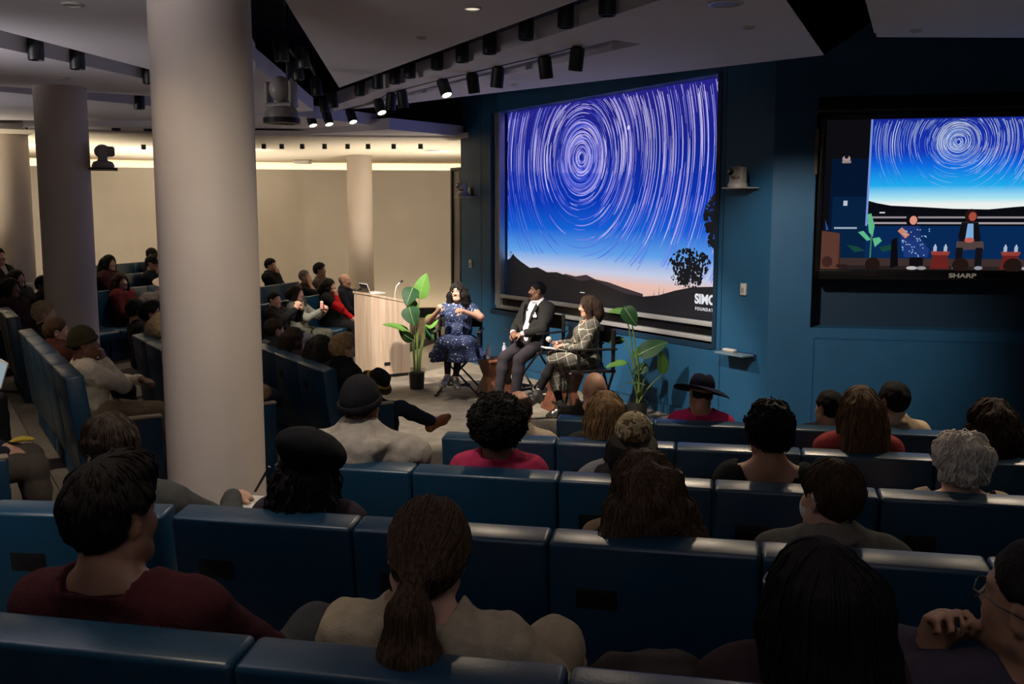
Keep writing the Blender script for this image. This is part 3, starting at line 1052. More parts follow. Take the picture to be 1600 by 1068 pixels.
def ptz(pos, rz, label, s=1.0, m='plastic', shelf=True):
    o = empty('ptz_camera', pos, rz, label, 'camera')
    o.scale = (s, s, s)
    b = MB()
    b.lathe([(0.085, 0), (0.09, 0.02), (0.075, 0.05), (0.05, 0.06)], 24)
    b.build('base', m, o)
    b = MB()
    for sx in (-1, 1):
        b.box((sx * 0.066, 0, 0.115), (0.022, 0.07, 0.13), bev=0.01)
    b.box((0, 0, 0.06), (0.15, 0.08, 0.025), bev=0.01)
    b.build('yoke', m, o)
    b = MB()
    b.ball((0, 0, 0.135), 0.058, scale=(0.95, 1.1, 1))
    b.cyl((0, 0.03, 0.135), (0, 0.085, 0.137), 0.045, 0.04)
    h = b.build('camera_head', m, o)
    b = MB()
    b.lathe([(0.034, 0), (0.036, 0.008), (0.02, 0.012)], 20, rot=Matrix.Rotation(-math.pi / 2, 3, 'X'), c=(0, 0.084, 0.137))
    b.build('lens', 'lens', h)
    if shelf:
        b = MB()
        b.box((0, -0.03, -0.006), (0.24, 0.22, 0.012), bev=0.003)
        b.box((0.10, -0.13, 0.06), (0.14, 0.02, 0.12), bev=0.003)
        b.build('wall_bracket', m, o)
    return o
ptz(pw(W0 - 0.175, 7.64, 2.58), facing(-NW), 'white swivelling camera on a bracket right of the big screen', 1.15)
ptz(pw(W0 - 0.175, 13.55, 2.58), facing(-NW), 'white swivelling camera on a bracket left of the big screen', 1.15)
PC = ptz(Vector((-4.20, 10.40, 2.775)), -1.2, 'dark swivelling camera on a thin shelf fixed to the second column', 1.25, 'greyplastic', False)
b = MB(); b.box((-0.0, 0.0, -0.008), (0.30, 0.22, 0.014)); b.box((0.0, -0.075, -0.008), (0.16, 0.06, 0.014)); b.build('wall_bracket', 'black', PC)
# moving-head lamp under the raft right of the big column
o = empty('moving_head_lamp', at_z(440, 182, 3.15), math.pi * 0.9, 'beige moving-head lamp beside the top of the big column', 'lamp')
o.scale = (1.45, 1.45, 1.45)
b = MB(); b.lathe([(0.10, -0.01), (0.105, 0.015), (0.085, 0.05), (0.05, 0.06)], 24); b.build('base', 'greyplastic', o)
b = MB()
for sx in (-1, 1): b.box((sx * 0.082, 0, 0.13), (0.024, 0.08, 0.15), bev=0.01)
b.box((0, 0, 0.065), (0.185, 0.09, 0.03), bev=0.01); b.build('yoke', 'greyplastic', o)
b = MB(); b.ball((0, 0, 0.16), 0.072, scale=(0.92, 1.15, 1.08)); b.build('lamp_head', 'greyplastic', o)
b = MB(); b.cyl((0, 0, -0.01), (0, 0, -0.04), 0.11, n=20); b.cyl((0.02, -0.12, -0.03), (0.02, -0.12, 1.08), 0.012); b.box((0.02, -0.08, -0.03), (0.05, 0.12, 0.02)); b.build('mount', 'black', o)
# wall switch boxes and shelf
for (d, z, l) in ((7.68, 1.53, 'white wall sensor box right of the big screen'), (13.62, 1.55, 'white wall switch left of the big screen above the seated woman')):
    o = empty('wall_switch', pw(W0, d, z), facing(-NW), l, 'switch')
    b = MB(); b.box((0, 0.014, 0), (0.075, 0.028, 0.125), bev=0.006); b.build('cover_plate', 'plastic', o)
    b = MB(); b.box((0, 0.030, -0.01), (0.03, 0.008, 0.05), bev=0.002); b.build('rocker', 'greyplastic', o)
o = empty('wall_shelf', pw(W0, 7.69, 0.87), facing(-NW), 'small blue-grey shelf on the wall right of the big screen', 'shelf')
b = MB(); b.box((0, 0.10, -0.015), (0.42, 0.20, 0.02), bev=0.003); b.build('shelf_board', mat('pale_blue_board', (.16, .24, .30), .5), o)
b = MB(); b.box((0, 0.02, -0.03), (0.42, 0.03, 0.05)); b.build('bracket', 'jamb', o)
o = empty('eraser', pw(W0 - 0.11, 7.76, 0.868), facing(-NW), 'white eraser lying on the wall shelf', 'eraser')
b = MB(); b.box((0, 0, 0.02), (0.17, 0.06, 0.03), bev=0.012); b.build('eraser_body', 'plastic', o)
b = MB(); b.box((0, 0, 0.003), (0.165, 0.056, 0.008)); b.build('felt_pad', 'greyplastic', o)
# ================================================================ STAGE FURNITURE
def director_chair(pos, face, label):
    o = empty('director_chair', pos, face, label, 'chair', 'directors chairs on the stage')
    SH, W_, Dp = 0.60, 0.27, 0.22
    for s in (-1, 1):
        for y in (-Dp, Dp):
            b = MB()
            q = 0.0 if y > 0 else 0.028
            b.tube([(-s * W_, y - q * 0.6, 0.02), (s * (W_ - 0.02), y - q * 0.6, SH - 0.03)], 0.017, n=6, flat=0.7)
            b.build('leg', 'blackwood', o)
    for s in (-1, 1):
        b = MB(); b.box((s * W_, 0, 0.018), (0.034, 2 * Dp + 0.10, 0.03), bev=0.004)
        b.build('floor_rail', 'blackwood', o)
        b = MB(); b.box((s * W_, 0, SH - 0.025), (0.034, 2 * Dp + 0.06, 0.035), bev=0.004)
        b.build('seat_rail', 'blackwood', o)
    b = MB()
    n = 9
    vs = []
    for j, y in enumerate((-Dp, Dp)):
        for i in range(n):
            x = -W_ + 2 * W_ * i / (n - 1)
            vs.append((x, y, SH - 0.008 - 0.03 * (1 - (x / W_) ** 2)))
    b.add(vs, [(i, i + 1, n + i + 1, n + i) for i in range(n - 1)], 0, True)
    b.add([(v[0], v[1], v[2] - 0.012) for v in vs], [(n + i, n + i + 1, i + 1, i) for i in range(n - 1)], 0, True)
    b.build('seat', 'canvas', o)
    for s in (-1, 1):
        b = MB()
        b.box((s * (W_ + 0.005), Dp - 0.05, SH + 0.10), (0.03, 0.04, 0.22), bev=0.004)
        b.box((s * (W_ + 0.005), -Dp + 0.0, SH + 0.21), (0.03, 0.04, 0.46), bev=0.004)
        b.box((s * (W_ + 0.01), 0.0, SH + 0.222), (0.06, 2 * Dp + 0.08, 0.022), bev=0.006)
        b.build('arm', 'blackwood', o)
    b = MB()
    vs = []
    for j, z in enumerate((SH + 0.24, SH + 0.42)):
        for i in range(n):
            x = -W_ + 2 * W_ * i / (n - 1)
            vs.append((x, -Dp - 0.02 - 0.045 * (1 - (x / W_) ** 2), z))
    b.add(vs, [(i, i + 1, n + i + 1, n + i) for i in range(n - 1)], 0, True)
    b.add([(v[0], v[1] - 0.012, v[2]) for v in vs], [(n + i, n + i + 1, i + 1, i) for i in range(n - 1)], 0, True)
    b.build('backrest', 'canvas', o)
    b = MB()
    for s in (-1, 1):
        b.box((s * 0.15, Dp + 0.07, 0.155), (0.02, 0.18, 0.02), bev=0.003)
    for y in (Dp + 0.05, Dp + 0.10, Dp + 0.15):
        b.box((0, y, 0.168), (0.36, 0.03, 0.014), bev=0.003)
    b.build('footrest', 'blackwood', o)
    return o


def face_to(dx, dy): return math.atan2(dy, dx) - math.pi / 2
CH1 = ((-0.69, 12.80, 0), face_to(-0.06, -1))
CH2 = ((0.31, 12.75, 0), face_to(-0.72, -0.69))
CH3 = ((0.86, 11.22, 0), face_to(-0.985, -0.17))
director_chair(*CH1, "black director's chair under the woman in the navy star dress")
director_chair(*CH2, "black director's chair under the man in the black blazer")
director_chair(*CH3, "black director's chair under the woman in the plaid dress")


def block_table(pos, rz, label):
    o = empty('block_table', pos, rz, label, 'table', 'wooden block tables')
    b = MB()
    prof = [(0.20, 0.0), (0.20, 0.015), (0.135, 0.21), (0.135, 0.225), (0.185, 0.40), (0.19, 0.42)]
    vs, fs = [], []
    for r, z in prof:
        vs += [(-r, -r, z), (r, -r, z), (r, r, z), (-r, r, z)]
    for i in range(len(prof) - 1):
        for k in range(4):
            fs.append((4 * i + k, 4 * i + (k + 1) % 4, 4 * i + 4 + (k + 1) % 4, 4 * i + 4 + k))
    fs += [(3, 2, 1, 0), tuple(4 * (len(prof) - 1) + k for k in range(4))]
    b.add(vs, fs)
    b.build('carved_base', 'redwood', o)
    b = MB(); b.box((0, 0, 0.435), (0.40, 0.40, 0.03), bev=0.005)
    b.build('tabletop', 'redwood', o)
    return o
T1 = (-0.20, 12.86, 0); T2 = (0.60, 11.72, 0)
block_table(T1, 0.5, "dark red wooden block table between the navy dress and the blazer")
block_table(T2, 0.35, "dark red wooden block table behind the plaid skirt")
M['pet'] = mat('clear_bottle_plastic', (0.75, 0.80, 0.86), 0.08, alpha=0.45)
M['paper'] = mat('bottle_wrapper', (0.55, 0.50, 0.62), 0.5)
def bottle(pos, label):
    o = empty('water_bottle', pos, 0, label, 'bottle', 'water bottles on the block tables')
    b = MB()
    b.lathe([(0.028, 0), (0.032, 0.01), (0.032, 0.05), (0.029, 0.07), (0.032, 0.09), (0.032, 0.13), (0.022, 0.165), (0.013, 0.175), (0.013, 0.19)], 18)
    b.build('bottle_body', 'pet', o)
    b = MB(); b.lathe([(0.0328, 0.055), (0.0328, 0.12)], 18); b.build('wrapper', 'paper', o)
    b = MB(); b.cyl((0, 0, 0.185), (0, 0, 0.207), 0.0145, n=14); b.build('cap', 'plastic', o)
bottle((T1[0] - 0.10, T1[1] - 0.05, 0.45), "clear water bottle left of the man's near leg on the block table")
bottle((T1[0] + 0.10, T1[1] - 0.02, 0.45), "clear water bottle seen between the man's legs")
bottle((T2[0] - 0.05, T2[1] + 0.02, 0.45), 'clear water bottle on the table behind the plaid skirt')

# ---- lectern
c0 = Vector((-1.97, 13.90, 0)); u = Vector((0.82, 0.572, 0)); u.normalize(); w_ = Vector((-u.y, u.x, 0))
LE = empty('lectern', c0, math.atan2(u.y, u.x), 'pale oak lectern with a sloping top beside the tall leafy plant', 'lectern')
def wedge(b, x0, x1, y0, y1, z0, za, zb, mi=0):
    v = [(x0, y0, z0), (x1, y0, z0), (x1, y1, z0), (x0, y1, z0), (x0, y0, za), (x1, y0, zb), (x1, y1, zb), (x0, y1, za)]
    b.add(v, [(3, 2, 1, 0), (4, 5, 6, 7), (0, 1, 5, 4), (1, 2, 6, 5), (2, 3, 7, 6), (3, 0, 4, 7)], mi)
b = MB()
wedge(b, 0, 0.61, 0, 0.025, 0.05, 1.185, 1.045)
wedge(b, 0, 0.61, 0.505, 0.53, 0.05, 1.185, 1.045)
wedge(b, 0, 0.025, 0.025, 0.505, 0.05, 1.185, 1.18)
b.build('side_panel', 'oak', LE)
b = MB(); b.add([(x, y, (1.185 if x < .3 else 1.045) + dz) for dz in (0.001, 0.03) for x, y in ((-.012, -.012), (.625, -.012), (.625, .542), (-.012, .542))],
                [(3, 2, 1, 0), (4, 5, 6, 7), (0, 1, 5, 4), (1, 2, 6, 5), (2, 3, 7, 6), (3, 0, 4, 7)])
b.build('top', 'oak', LE)
b = MB(); b.box((0.31, 0.265, 0.026), (0.56, 0.48, 0.05)); b.build('plinth', 'black', LE)
b = MB(); b.box((0.24, -0.002, 0.20), (0.095, 0.012, 0.05), bev=0.02); b.build('cable_port', 'panel', LE)
b = MB(); b.tube([(0.44, 0.12, 1.10), (0.445, 0.12, 1.20), (0.47, 0.12, 1.29), (0.53, 0.12, 1.345)], 0.006, n=6); b.build('gooseneck', 'alu', LE)
b = MB(); b.lathe([(0.008, 0), (0.016, 0.012), (0.016, 0.045), (0.006, 0.055)], 12, c=(0.525, 0.12, 1.34), rot=Matrix.Rotation(1.1, 3, 'Y')); b.build('microphone_capsule', 'black', LE)
lt = empty('laptop', c0 + u * 0.17 + w_ * 0.24 + Vector((0, 0, 1.195)), math.atan2(u.y, u.x) - math.pi / 2 - 0.1, 'open laptop on the lectern with its dark screen back', 'laptop')
b = MB(); b.box((0, 0.0, 0.008), (0.33, 0.23, 0.014), bev=0.004); b.build('keyboard_base', 'alu', lt)
b = MB(); b.box((0, -0.135, 0.075), (0.33, 0.010, 0.15), rot=Matrix.Rotation(0.35, 3, 'X'), bev=0.004); lid = b.build('lid', 'alu', lt)
b = MB(); b.box((0, -0.1425, 0.075), (0.29, 0.006, 0.12), rot=Matrix.Rotation(0.35, 3, 'X')); b.build('lid_panel', 'panel', lid)
o = empty('control_tablet', c0 + u * 0.10 + w_ * 0.47 + Vector((0, 0, 1.205)), math.atan2(u.y, u.x) + 0.4, 'small lit control tablet on the far left of the lectern', 'tablet')
b = MB(); b.box((0, 0, 0.035), (0.16, 0.09, 0.012), rot=Matrix.Rotation(-0.5, 3, 'X'), bev=0.003); b.build('case', 'black', o)
b = MB(); b.box((0, 0, 0.043), (0.13, 0.07, 0.004), rot=Matrix.Rotation(-0.5, 3, 'X')); b.build('screen', emit_mat('pale_cyan_screen', s2l(150, 215, 215), 0.8), o)

# ---- leafy plants
def leaf_mat(name, c, c2):
    m = mat(name, c, 0.55, spec=0.25)
    nt = m.node_tree
    bs = nt.nodes['Principled BSDF']
    tc = nt.nodes.new('ShaderNodeTexCoord')
    wv = nt.nodes.new('ShaderNodeTexWave')
    wv.inputs['Scale'].default_value = 26
    wv.inputs['Distortion'].default_value = 2.5
    r = nt.nodes.new('ShaderNodeValToRGB')
    r.color_ramp.elements[0].color = (*c, 1)
    r.color_ramp.elements[1].color = (*c2, 1)
    nt.links.new(tc.outputs['Object'], wv.inputs['Vector'])
    nt.links.new(wv.outputs['Fac'], r.inputs[0])
    nt.links.new(r.outputs[0], bs.inputs['Base Color'])
    bs.inputs['Subsurface Weight'].default_value = 0.08
    return m
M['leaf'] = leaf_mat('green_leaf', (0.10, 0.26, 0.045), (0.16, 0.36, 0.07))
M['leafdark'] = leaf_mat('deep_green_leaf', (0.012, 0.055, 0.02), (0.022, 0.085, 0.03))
M['stem'] = mat('plant_stem', (0.16, 0.24, 0.06), 0.45, var=0.2, vscale=20)
M['midrib'] = mat('leaf_midrib', (0.30, 0.42, 0.15), 0.45)

def plant(pos, label, leaves, seed, pot_h=0.22):
    """leaves: (tip-centre x, y, z relative to the pot, length, width, direction of the tip (x,y,z), blade normal (x,y,z), dark?)"""
    rg = random.Random(seed)
    o = empty('potted_plant', pos, 0, label, 'plant', 'tall leafy stage plants')
    b = MB(); b.lathe([(0.088, 0), (0.094, 0.01), (0.105, pot_h), (0.095, pot_h), (0.092, pot_h - 0.03)], 28); b.build('pot', 'pot', o)
    b = MB(); b.lathe([(0.001, 0), (0.093, 0.0), (0.09, 0.006), (0.002, 0.012)], 20, c=(0, 0, pot_h - 0.035)); b.build('soil', 'soil', o)
    for (x, y, z, L, Wd, td, nn, dark) in leaves:
        t = Vector(td).normalized(); n = Vector(nn); n = (n - t * n.dot(t)).normalized(); s = t.cross(n)
        base = Vector((x, y, z)) - t * (L / 2)
        nu, nv = 13, 7
        b = MB(); vs = []
        for i in range(nu):
            f = i / (nu - 1)
            wd = Wd / 2 * (math.sin(math.pi * f ** 0.72) ** 0.75) * (1 - 0.15 * f) + 0.002
            drop = -0.22 * L * (f - 0.35) ** 2 * 1.2
            for j in range(nv):
                g = (j / (nv - 1)) * 2 - 1
                vs.append(base + t * (L * f) + s * (wd * g) + n * (drop + 0.16 * abs(g) * wd + 0.012 * math.sin(7 * f + 2 * g) * L))
        fs = [(i * nv + j, i * nv + j + 1, (i + 1) * nv + j + 1, (i + 1) * nv + j) for i in range(nu - 1) for j in range(nv - 1)]
        nvv = len(vs)
        b.add(vs, fs, 0, True)
        b.add([v - n * 0.0025 for v in vs], [tuple(reversed(f)) for f in fs], 0, True)
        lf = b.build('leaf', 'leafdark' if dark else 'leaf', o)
        b = MB(); b.tube([base + t * (L * f) + n * (-0.22 * L * (f - 0.35) ** 2 * 1.2 + 0.001) for f in [k / 8 for k in range(9)]], [0.006 - 0.0006 * k for k in range(9)], n=5)
        b.build('midrib', 'midrib', lf)
        a = rg.random() * 6.28
        r0 = Vector((0.035 * math.cos(a), 0.035 * math.sin(a), pot_h - 0.03))
        mid = r0.lerp(base, 0.6); mid.x *= 0.55; mid.y *= 0.6; mid.z = r0.z + (base.z - r0.z) * 0.62
        pts = []
        for k in range(9):
            f = k / 8
            pts.append(r0 * (1 - f) ** 2 + mid * 2 * f * (1 - f) + base * f * f)
        b = MB(); b.tube(pts, [0.012 - 0.0008 * k for k in range(9)], n=6)
        b.build('stem', 'stem', o)
    return o
def px_off(px, py, Y, pos):
    """offset from a plant's pot of the point seen along px, py at depth Y"""
    a = (px - 800) / F_; q = (534 - py) / F_
    c, s = math.cos(PT_), math.sin(PT_)
    r = Vector((a, c + q * s, -s + q * c))
    return r * (Y / r.y) + Vector((0, 0, 2.3)) - Vector(pos)
PL1 = Vector((-1.27, 13.15, 0))
def lv(pos, px, py, dy, L, W, td, nn, dark):
    p = px_off(px, py, pos.y + dy, pos)
    return (p.x, p.y, p.z, L, W, td, nn, dark)
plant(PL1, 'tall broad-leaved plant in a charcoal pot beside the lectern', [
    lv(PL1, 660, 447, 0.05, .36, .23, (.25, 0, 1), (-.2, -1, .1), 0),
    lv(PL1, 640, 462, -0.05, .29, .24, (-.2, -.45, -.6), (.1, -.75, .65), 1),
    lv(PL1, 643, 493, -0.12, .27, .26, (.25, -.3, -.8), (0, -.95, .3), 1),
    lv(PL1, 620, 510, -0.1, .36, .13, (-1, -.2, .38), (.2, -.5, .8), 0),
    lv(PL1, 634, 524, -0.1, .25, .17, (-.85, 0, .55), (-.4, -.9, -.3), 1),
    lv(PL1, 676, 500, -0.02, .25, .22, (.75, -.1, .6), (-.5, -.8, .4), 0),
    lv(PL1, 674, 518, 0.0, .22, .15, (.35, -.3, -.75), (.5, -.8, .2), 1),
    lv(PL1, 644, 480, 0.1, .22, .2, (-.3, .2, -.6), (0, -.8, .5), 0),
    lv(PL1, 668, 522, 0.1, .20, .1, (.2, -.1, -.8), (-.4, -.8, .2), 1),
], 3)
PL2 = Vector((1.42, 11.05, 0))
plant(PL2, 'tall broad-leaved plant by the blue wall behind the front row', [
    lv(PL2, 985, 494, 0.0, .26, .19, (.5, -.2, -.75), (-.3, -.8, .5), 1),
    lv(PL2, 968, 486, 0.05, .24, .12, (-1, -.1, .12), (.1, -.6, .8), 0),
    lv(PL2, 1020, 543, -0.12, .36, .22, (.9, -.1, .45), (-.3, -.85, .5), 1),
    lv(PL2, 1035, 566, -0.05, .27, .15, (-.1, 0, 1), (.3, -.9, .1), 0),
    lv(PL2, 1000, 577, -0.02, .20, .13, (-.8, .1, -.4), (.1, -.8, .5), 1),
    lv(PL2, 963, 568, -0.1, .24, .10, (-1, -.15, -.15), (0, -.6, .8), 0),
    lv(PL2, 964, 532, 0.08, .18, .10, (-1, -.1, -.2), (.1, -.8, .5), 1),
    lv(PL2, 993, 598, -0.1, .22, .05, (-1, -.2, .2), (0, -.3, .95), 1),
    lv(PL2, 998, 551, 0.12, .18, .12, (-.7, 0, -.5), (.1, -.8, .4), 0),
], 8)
# ================================================================ PEOPLE: smooth bodies grown from joint chains, then polygonised
A3 = lambda *v: np.array(v, dtype=np.float64)
def unit(v):
    v = np.asarray(v, float)
    return v / (np.linalg.norm(v) + 1e-9)
def rotx(d): a = math.radians(d); c, s = math.cos(a), math.sin(a); return np.array([[1, 0, 0], [0, c, -s], [0, s, c]])
def roty(d): a = math.radians(d); c, s = math.cos(a), math.sin(a); return np.array([[c, 0, s], [0, 1, 0], [-s, 0, c]])
def rotz(d): a = math.radians(d); c, s = math.cos(a), math.sin(a); return np.array([[c, -s, 0], [s, c, 0], [0, 0, 1]])
I3 = np.eye(3)


def nz(Pn, sc, seed=0.0):
    """smooth cheap 3-D waviness, about -1..1"""
    x, y, z = (Pn * sc).T
    return (np.sin(x * 1.7 + 1.3 * np.sin(y * 1.1 + seed) + seed) + np.sin(y * 1.9 + 1.2 * np.sin(z * 1.3 + 2 * seed)) +
            np.sin(z * 1.6 + 1.4 * np.sin(x * 1.2 - seed) + 0.7 * seed)) / 3.0


class Field:
    def __init__(self, post=None):
        self.p = []
        self.post = post

    def cap(self, a, b, ra, rb=None, k=0.03, sub=False):
        rb = ra if rb is None else rb
        a = np.asarray(a, float); b = np.asarray(b, float)
        self.p.append(('c', a, b, ra, rb, k, sub, (a + b) / 2, np.linalg.norm(b - a) / 2 + max(ra, rb)))
        return self

    def ell(self, c, r, R=I3, k=0.03, sub=False):
        c = np.asarray(c, float); r = np.asarray(r, float)
        self.p.append(('e', c, r, np.asarray(R).T, None, k, sub, c, float(r.max())))
        return self

    def chain(self, pts, rad, k=0.02):
        for i in range(len(pts) - 1):
            self.cap(pts[i], pts[i + 1], rad[i], rad[i + 1], k)
        return self

    def grown(self, t, post=None):
        """the same shapes made fatter by t"""
        g = Field(post)
        for q in self.p:
            if q[6]:
                continue
            if q[0] == 'c':
                g.cap(q[1], q[2], q[3] + t, q[4] + t, q[5])
            else:
                g.ell(q[1], q[2] + t, q[3].T, q[5])
        return g

    def __call__(self, X):
        d = np.full(len(X), 0.6)
        for (ty, a, b, c, e, k, sub, bc, br) in self.p:
            m = br + 0.20
            dx = X - bc
            ix = np.nonzero((np.abs(dx[:, 0]) < m) & (np.abs(dx[:, 1]) < m) & (np.abs(dx[:, 2]) < m))[0]
            if not len(ix):
                continue
            Q = X[ix]
            if ty == 'c':
                ab = b - a
                L2 = ab @ ab + 1e-12
                t = np.clip(((Q - a) @ ab) / L2, 0, 1)
                v = np.linalg.norm(Q - a - t[:, None] * ab, axis=1) - (c + (e - c) * t)
            else:
                q = (Q - a) @ c.T
                k0 = np.linalg.norm(q / b, axis=1)
                k1 = np.linalg.norm(q / (b * b), axis=1) + 1e-9
                v = k0 * (k0 - 1) / k1
            o = d[ix]
            if sub:
                v = -v
                h = np.maximum(k - np.abs(o - v), 0) / k
                d[ix] = np.maximum(o, v) + h * h * k * 0.25
            else:
                h = np.maximum(k - np.abs(o - v), 0) / k
                d[ix] = np.minimum(o, v) - h * h * k * 0.25
        if self.post is not None:
            d = self.post(X, d)
        return d

    def bounds(self):
        lo = np.min([q[7] - q[8] for q in self.p if not q[6]], axis=0) - 0.03
        hi = np.max([q[7] + q[8] for q in self.p if not q[6]], axis=0) + 0.03
        return lo, hi


_off8 = np.array([(i, j, k) for i in (0, 1) for j in (0, 1) for k in (0, 1)])
_edges = [(0, 4), (1, 5), (2, 6), (3, 7), (0, 2), (1, 3), (4, 6), (5, 7), (0, 1), (2, 3), (4, 5), (6, 7)]


def polygonise(f, h, bounds=None):
    lo, hi = f.bounds() if bounds is None else bounds
    lo = np.floor(lo / h) * h
    n = np.ceil((hi - lo) / h / 8).astype(int) + 1
    g = np.stack(np.meshgrid(*[np.arange(q) for q in n], indexing='ij'), -1).reshape(-1, 3) * 8
    d = f(lo + (g + 4) * h)
    g = g[np.abs(d) < 8 * h * 0.95]
    g = (g[:, None, :] + _off8[None] * 4).reshape(-1, 3)
    d = f(lo + (g + 2) * h)
    g = g[np.abs(d) < 4 * h * 1.0 + 0.3 * h]
    if not len(g):
        return np.zeros((0, 3)), np.zeros((0, 4), int)
    o5 = np.stack(np.meshgrid(*[np.arange(5)] * 3, indexing='ij'), -1).reshape(-1, 3)
    o4 = np.stack(np.meshgrid(*[np.arange(4)] * 3, indexing='ij'), -1).reshape(-1, 3)
    B = n * 8 + 10
    key = lambda q: (q[..., 0] * B[1] + q[..., 1]) * B[2] + q[..., 2]
    pts = (g[:, None, :] + o5[None]).reshape(-1, 3)
    uk, ui = np.unique(key(pts), return_index=True)
    up = pts[ui]
    val = f(lo + up * h)
    cells = (g[:, None, :] + o4[None]).reshape(-1, 3)
    ci = np.searchsorted(uk, key(cells[:, None, :] + _off8[None]))
    V = val[ci]
    ins = V < 0
    act = ins.any(1) & ~ins.all(1)
    cells, V, ins = cells[act], V[act], ins[act]
    if not len(cells):
        return np.zeros((0, 3)), np.zeros((0, 4), int)
    acc = np.zeros((len(cells), 3)); cnt = np.zeros(len(cells))
    for (a, b) in _edges:
        m = ins[:, a] != ins[:, b]
        t = np.where(m, V[:, a] / np.where(m, V[:, a] - V[:, b], 1), 0)
        p = _off8[a] + t[:, None] * (_off8[b] - _off8[a])
        acc += p * m[:, None]; cnt += m
    verts = lo + (cells + acc / cnt[:, None]) * h
    ck = key(cells)
    order = np.argsort(ck); sk = ck[order]
    quads = []
    for ax, (c1, oa, ob) in enumerate(((4, (0, 1, 0), (0, 0, 1)), (2, (0, 0, 1), (1, 0, 0)), (1, (1, 0, 0), (0, 1, 0)))):
        m = ins[:, 0] != ins[:, c1]
        cc = cells[m]; flip = ins[m, 0]
        oa = np.array(oa); ob = np.array(ob)
        ids = []
        ok = np.ones(len(cc), bool)
        for o in (0 * oa, oa, oa + ob, ob):
            kk = key(cc - o)
            j = np.clip(np.searchsorted(sk, kk), 0, len(sk) - 1)
            ok &= sk[j] == kk
            ids.append(order[j])
        q = np.stack(ids, 1)[ok]
        fl = flip[ok]
        q[~fl] = q[~fl][:, ::-1]
        quads.append(q[:, ::-1])
    return verts, np.concatenate(quads)


def mesh_np(name, v, q, mats, parent, mi=None, smooth=True):
    me = bpy.data.meshes.new(name)
    nf = len(q)
    me.vertices.add(len(v))
    me.vertices.foreach_set('co', np.asarray(v, np.float32).ravel())
    w = q.shape[1] if nf else 4
    me.loops.add(nf * w)
    me.loops.foreach_set('vertex_index', np.asarray(q, np.int32).ravel())
    me.polygons.add(nf)
    me.polygons.foreach_set('loop_start', np.arange(0, nf * w, w, dtype=np.int32))
    me.polygons.foreach_set('loop_total', np.full(nf, w, np.int32))
    for m in (mats if isinstance(mats, (list, tuple)) else [mats]):
        me.materials.append(M[m] if isinstance(m, str) else m)
    if mi is not None:
        me.polygons.foreach_set('material_index', np.asarray(mi, np.int32))
    me.polygons.foreach_set('use_smooth', np.full(nf, smooth))
    me.update(calc_edges=True)
    o = bpy.data.objects.new(name, me)
    COL.objects.link(o)
    if parent is not None:
        o.parent = parent
    return o


def tubes_np(paths, radii, n=5):
    """paths (S,T,3), radii (S,T): many tapered strands as one vertex/quad set"""
    S, T, _ = paths.shape
    tan = np.gradient(paths, axis=1)
    tan /= np.linalg.norm(tan, axis=2, keepdims=True) + 1e-9
    ref = np.tile(A3(0.31, 0.87, 0.38), (S, T, 1))
    u = np.cross(tan, ref); u /= np.linalg.norm(u, axis=2, keepdims=True) + 1e-9
    w = np.cross(tan, u)
    ang = np.arange(n) * 2 * np.pi / n
    V = paths[:, :, None, :] + radii[:, :, None, None] * (u[:, :, None, :] * np.cos(ang)[None, None, :, None] + w[:, :, None, :] * np.sin(ang)[None, None, :, None])
    V = V.reshape(-1, 3)
    s = np.arange(S)[:, None, None]; t = np.arange(T - 1)[None, :, None]; k = np.arange(n)[None, None, :]
    a = (s * T + t) * n + k; b = (s * T + t) * n + (k + 1) % n
    q = np.stack([a, b, b + n, a + n], -1).reshape(-1, 4)
    return V, q


def ik(S, W, l1, l2, pole):
    d = W - S
    L = np.linalg.norm(d)
    L2 = min(max(L, 0.08), (l1 + l2) * 0.995)
    u = d / (L + 1e-9)
    W = S + u * L2
    a = (l1 * l1 - l2 * l2 + L2 * L2) / (2 * L2)
    hgt = math.sqrt(max(l1 * l1 - a * a, 0))
    p = np.asarray(pole, float)
    p = p - u * (p @ u)
    p = unit(p)
    return S + u * a + p * hgt, W


SKINS = {'pale': (0.56, 0.33, 0.235), 'fair': (0.48, 0.27, 0.185), 'tan': (0.36, 0.19, 0.115), 'brown': (0.17, 0.075, 0.042), 'dark': (0.085, 0.036, 0.021)}
for k_, c_ in SKINS.items():
    m_ = mat('skin_' + k_, c_, 0.5, var=0.06, vscale=18)
    m_.node_tree.nodes['Principled BSDF'].inputs['Subsurface Weight'].default_value = 0.0
    M['skin_' + k_] = m_
    M['lip_' + k_] = mat('lip_' + k_, (c_[0] * 0.8, c_[1] * 0.42, c_[2] * 0.42), 0.4)
M['eyewhite'] = mat('eye_white', (0.7, 0.68, 0.66), 0.25)
M['iris'] = mat('dark_iris', (0.02, 0.012, 0.008), 0.15)
M['teeth'] = mat('teeth', (0.75, 0.70, 0.62), 0.3)
_cloth = {}
def cloth(c, rough=0.9, var=0.12, vs=30, bump=0.35, sheen=0.0):
    k = (c, rough, sheen)
    if k not in _cloth:
        _cloth[k] = mat('cloth_%d' % len(_cloth), c, rough, var=var, vscale=vs, bump=bump, bscale=180, sheen=sheen, spec=0.15)
    return _cloth[k]
_hair = {}
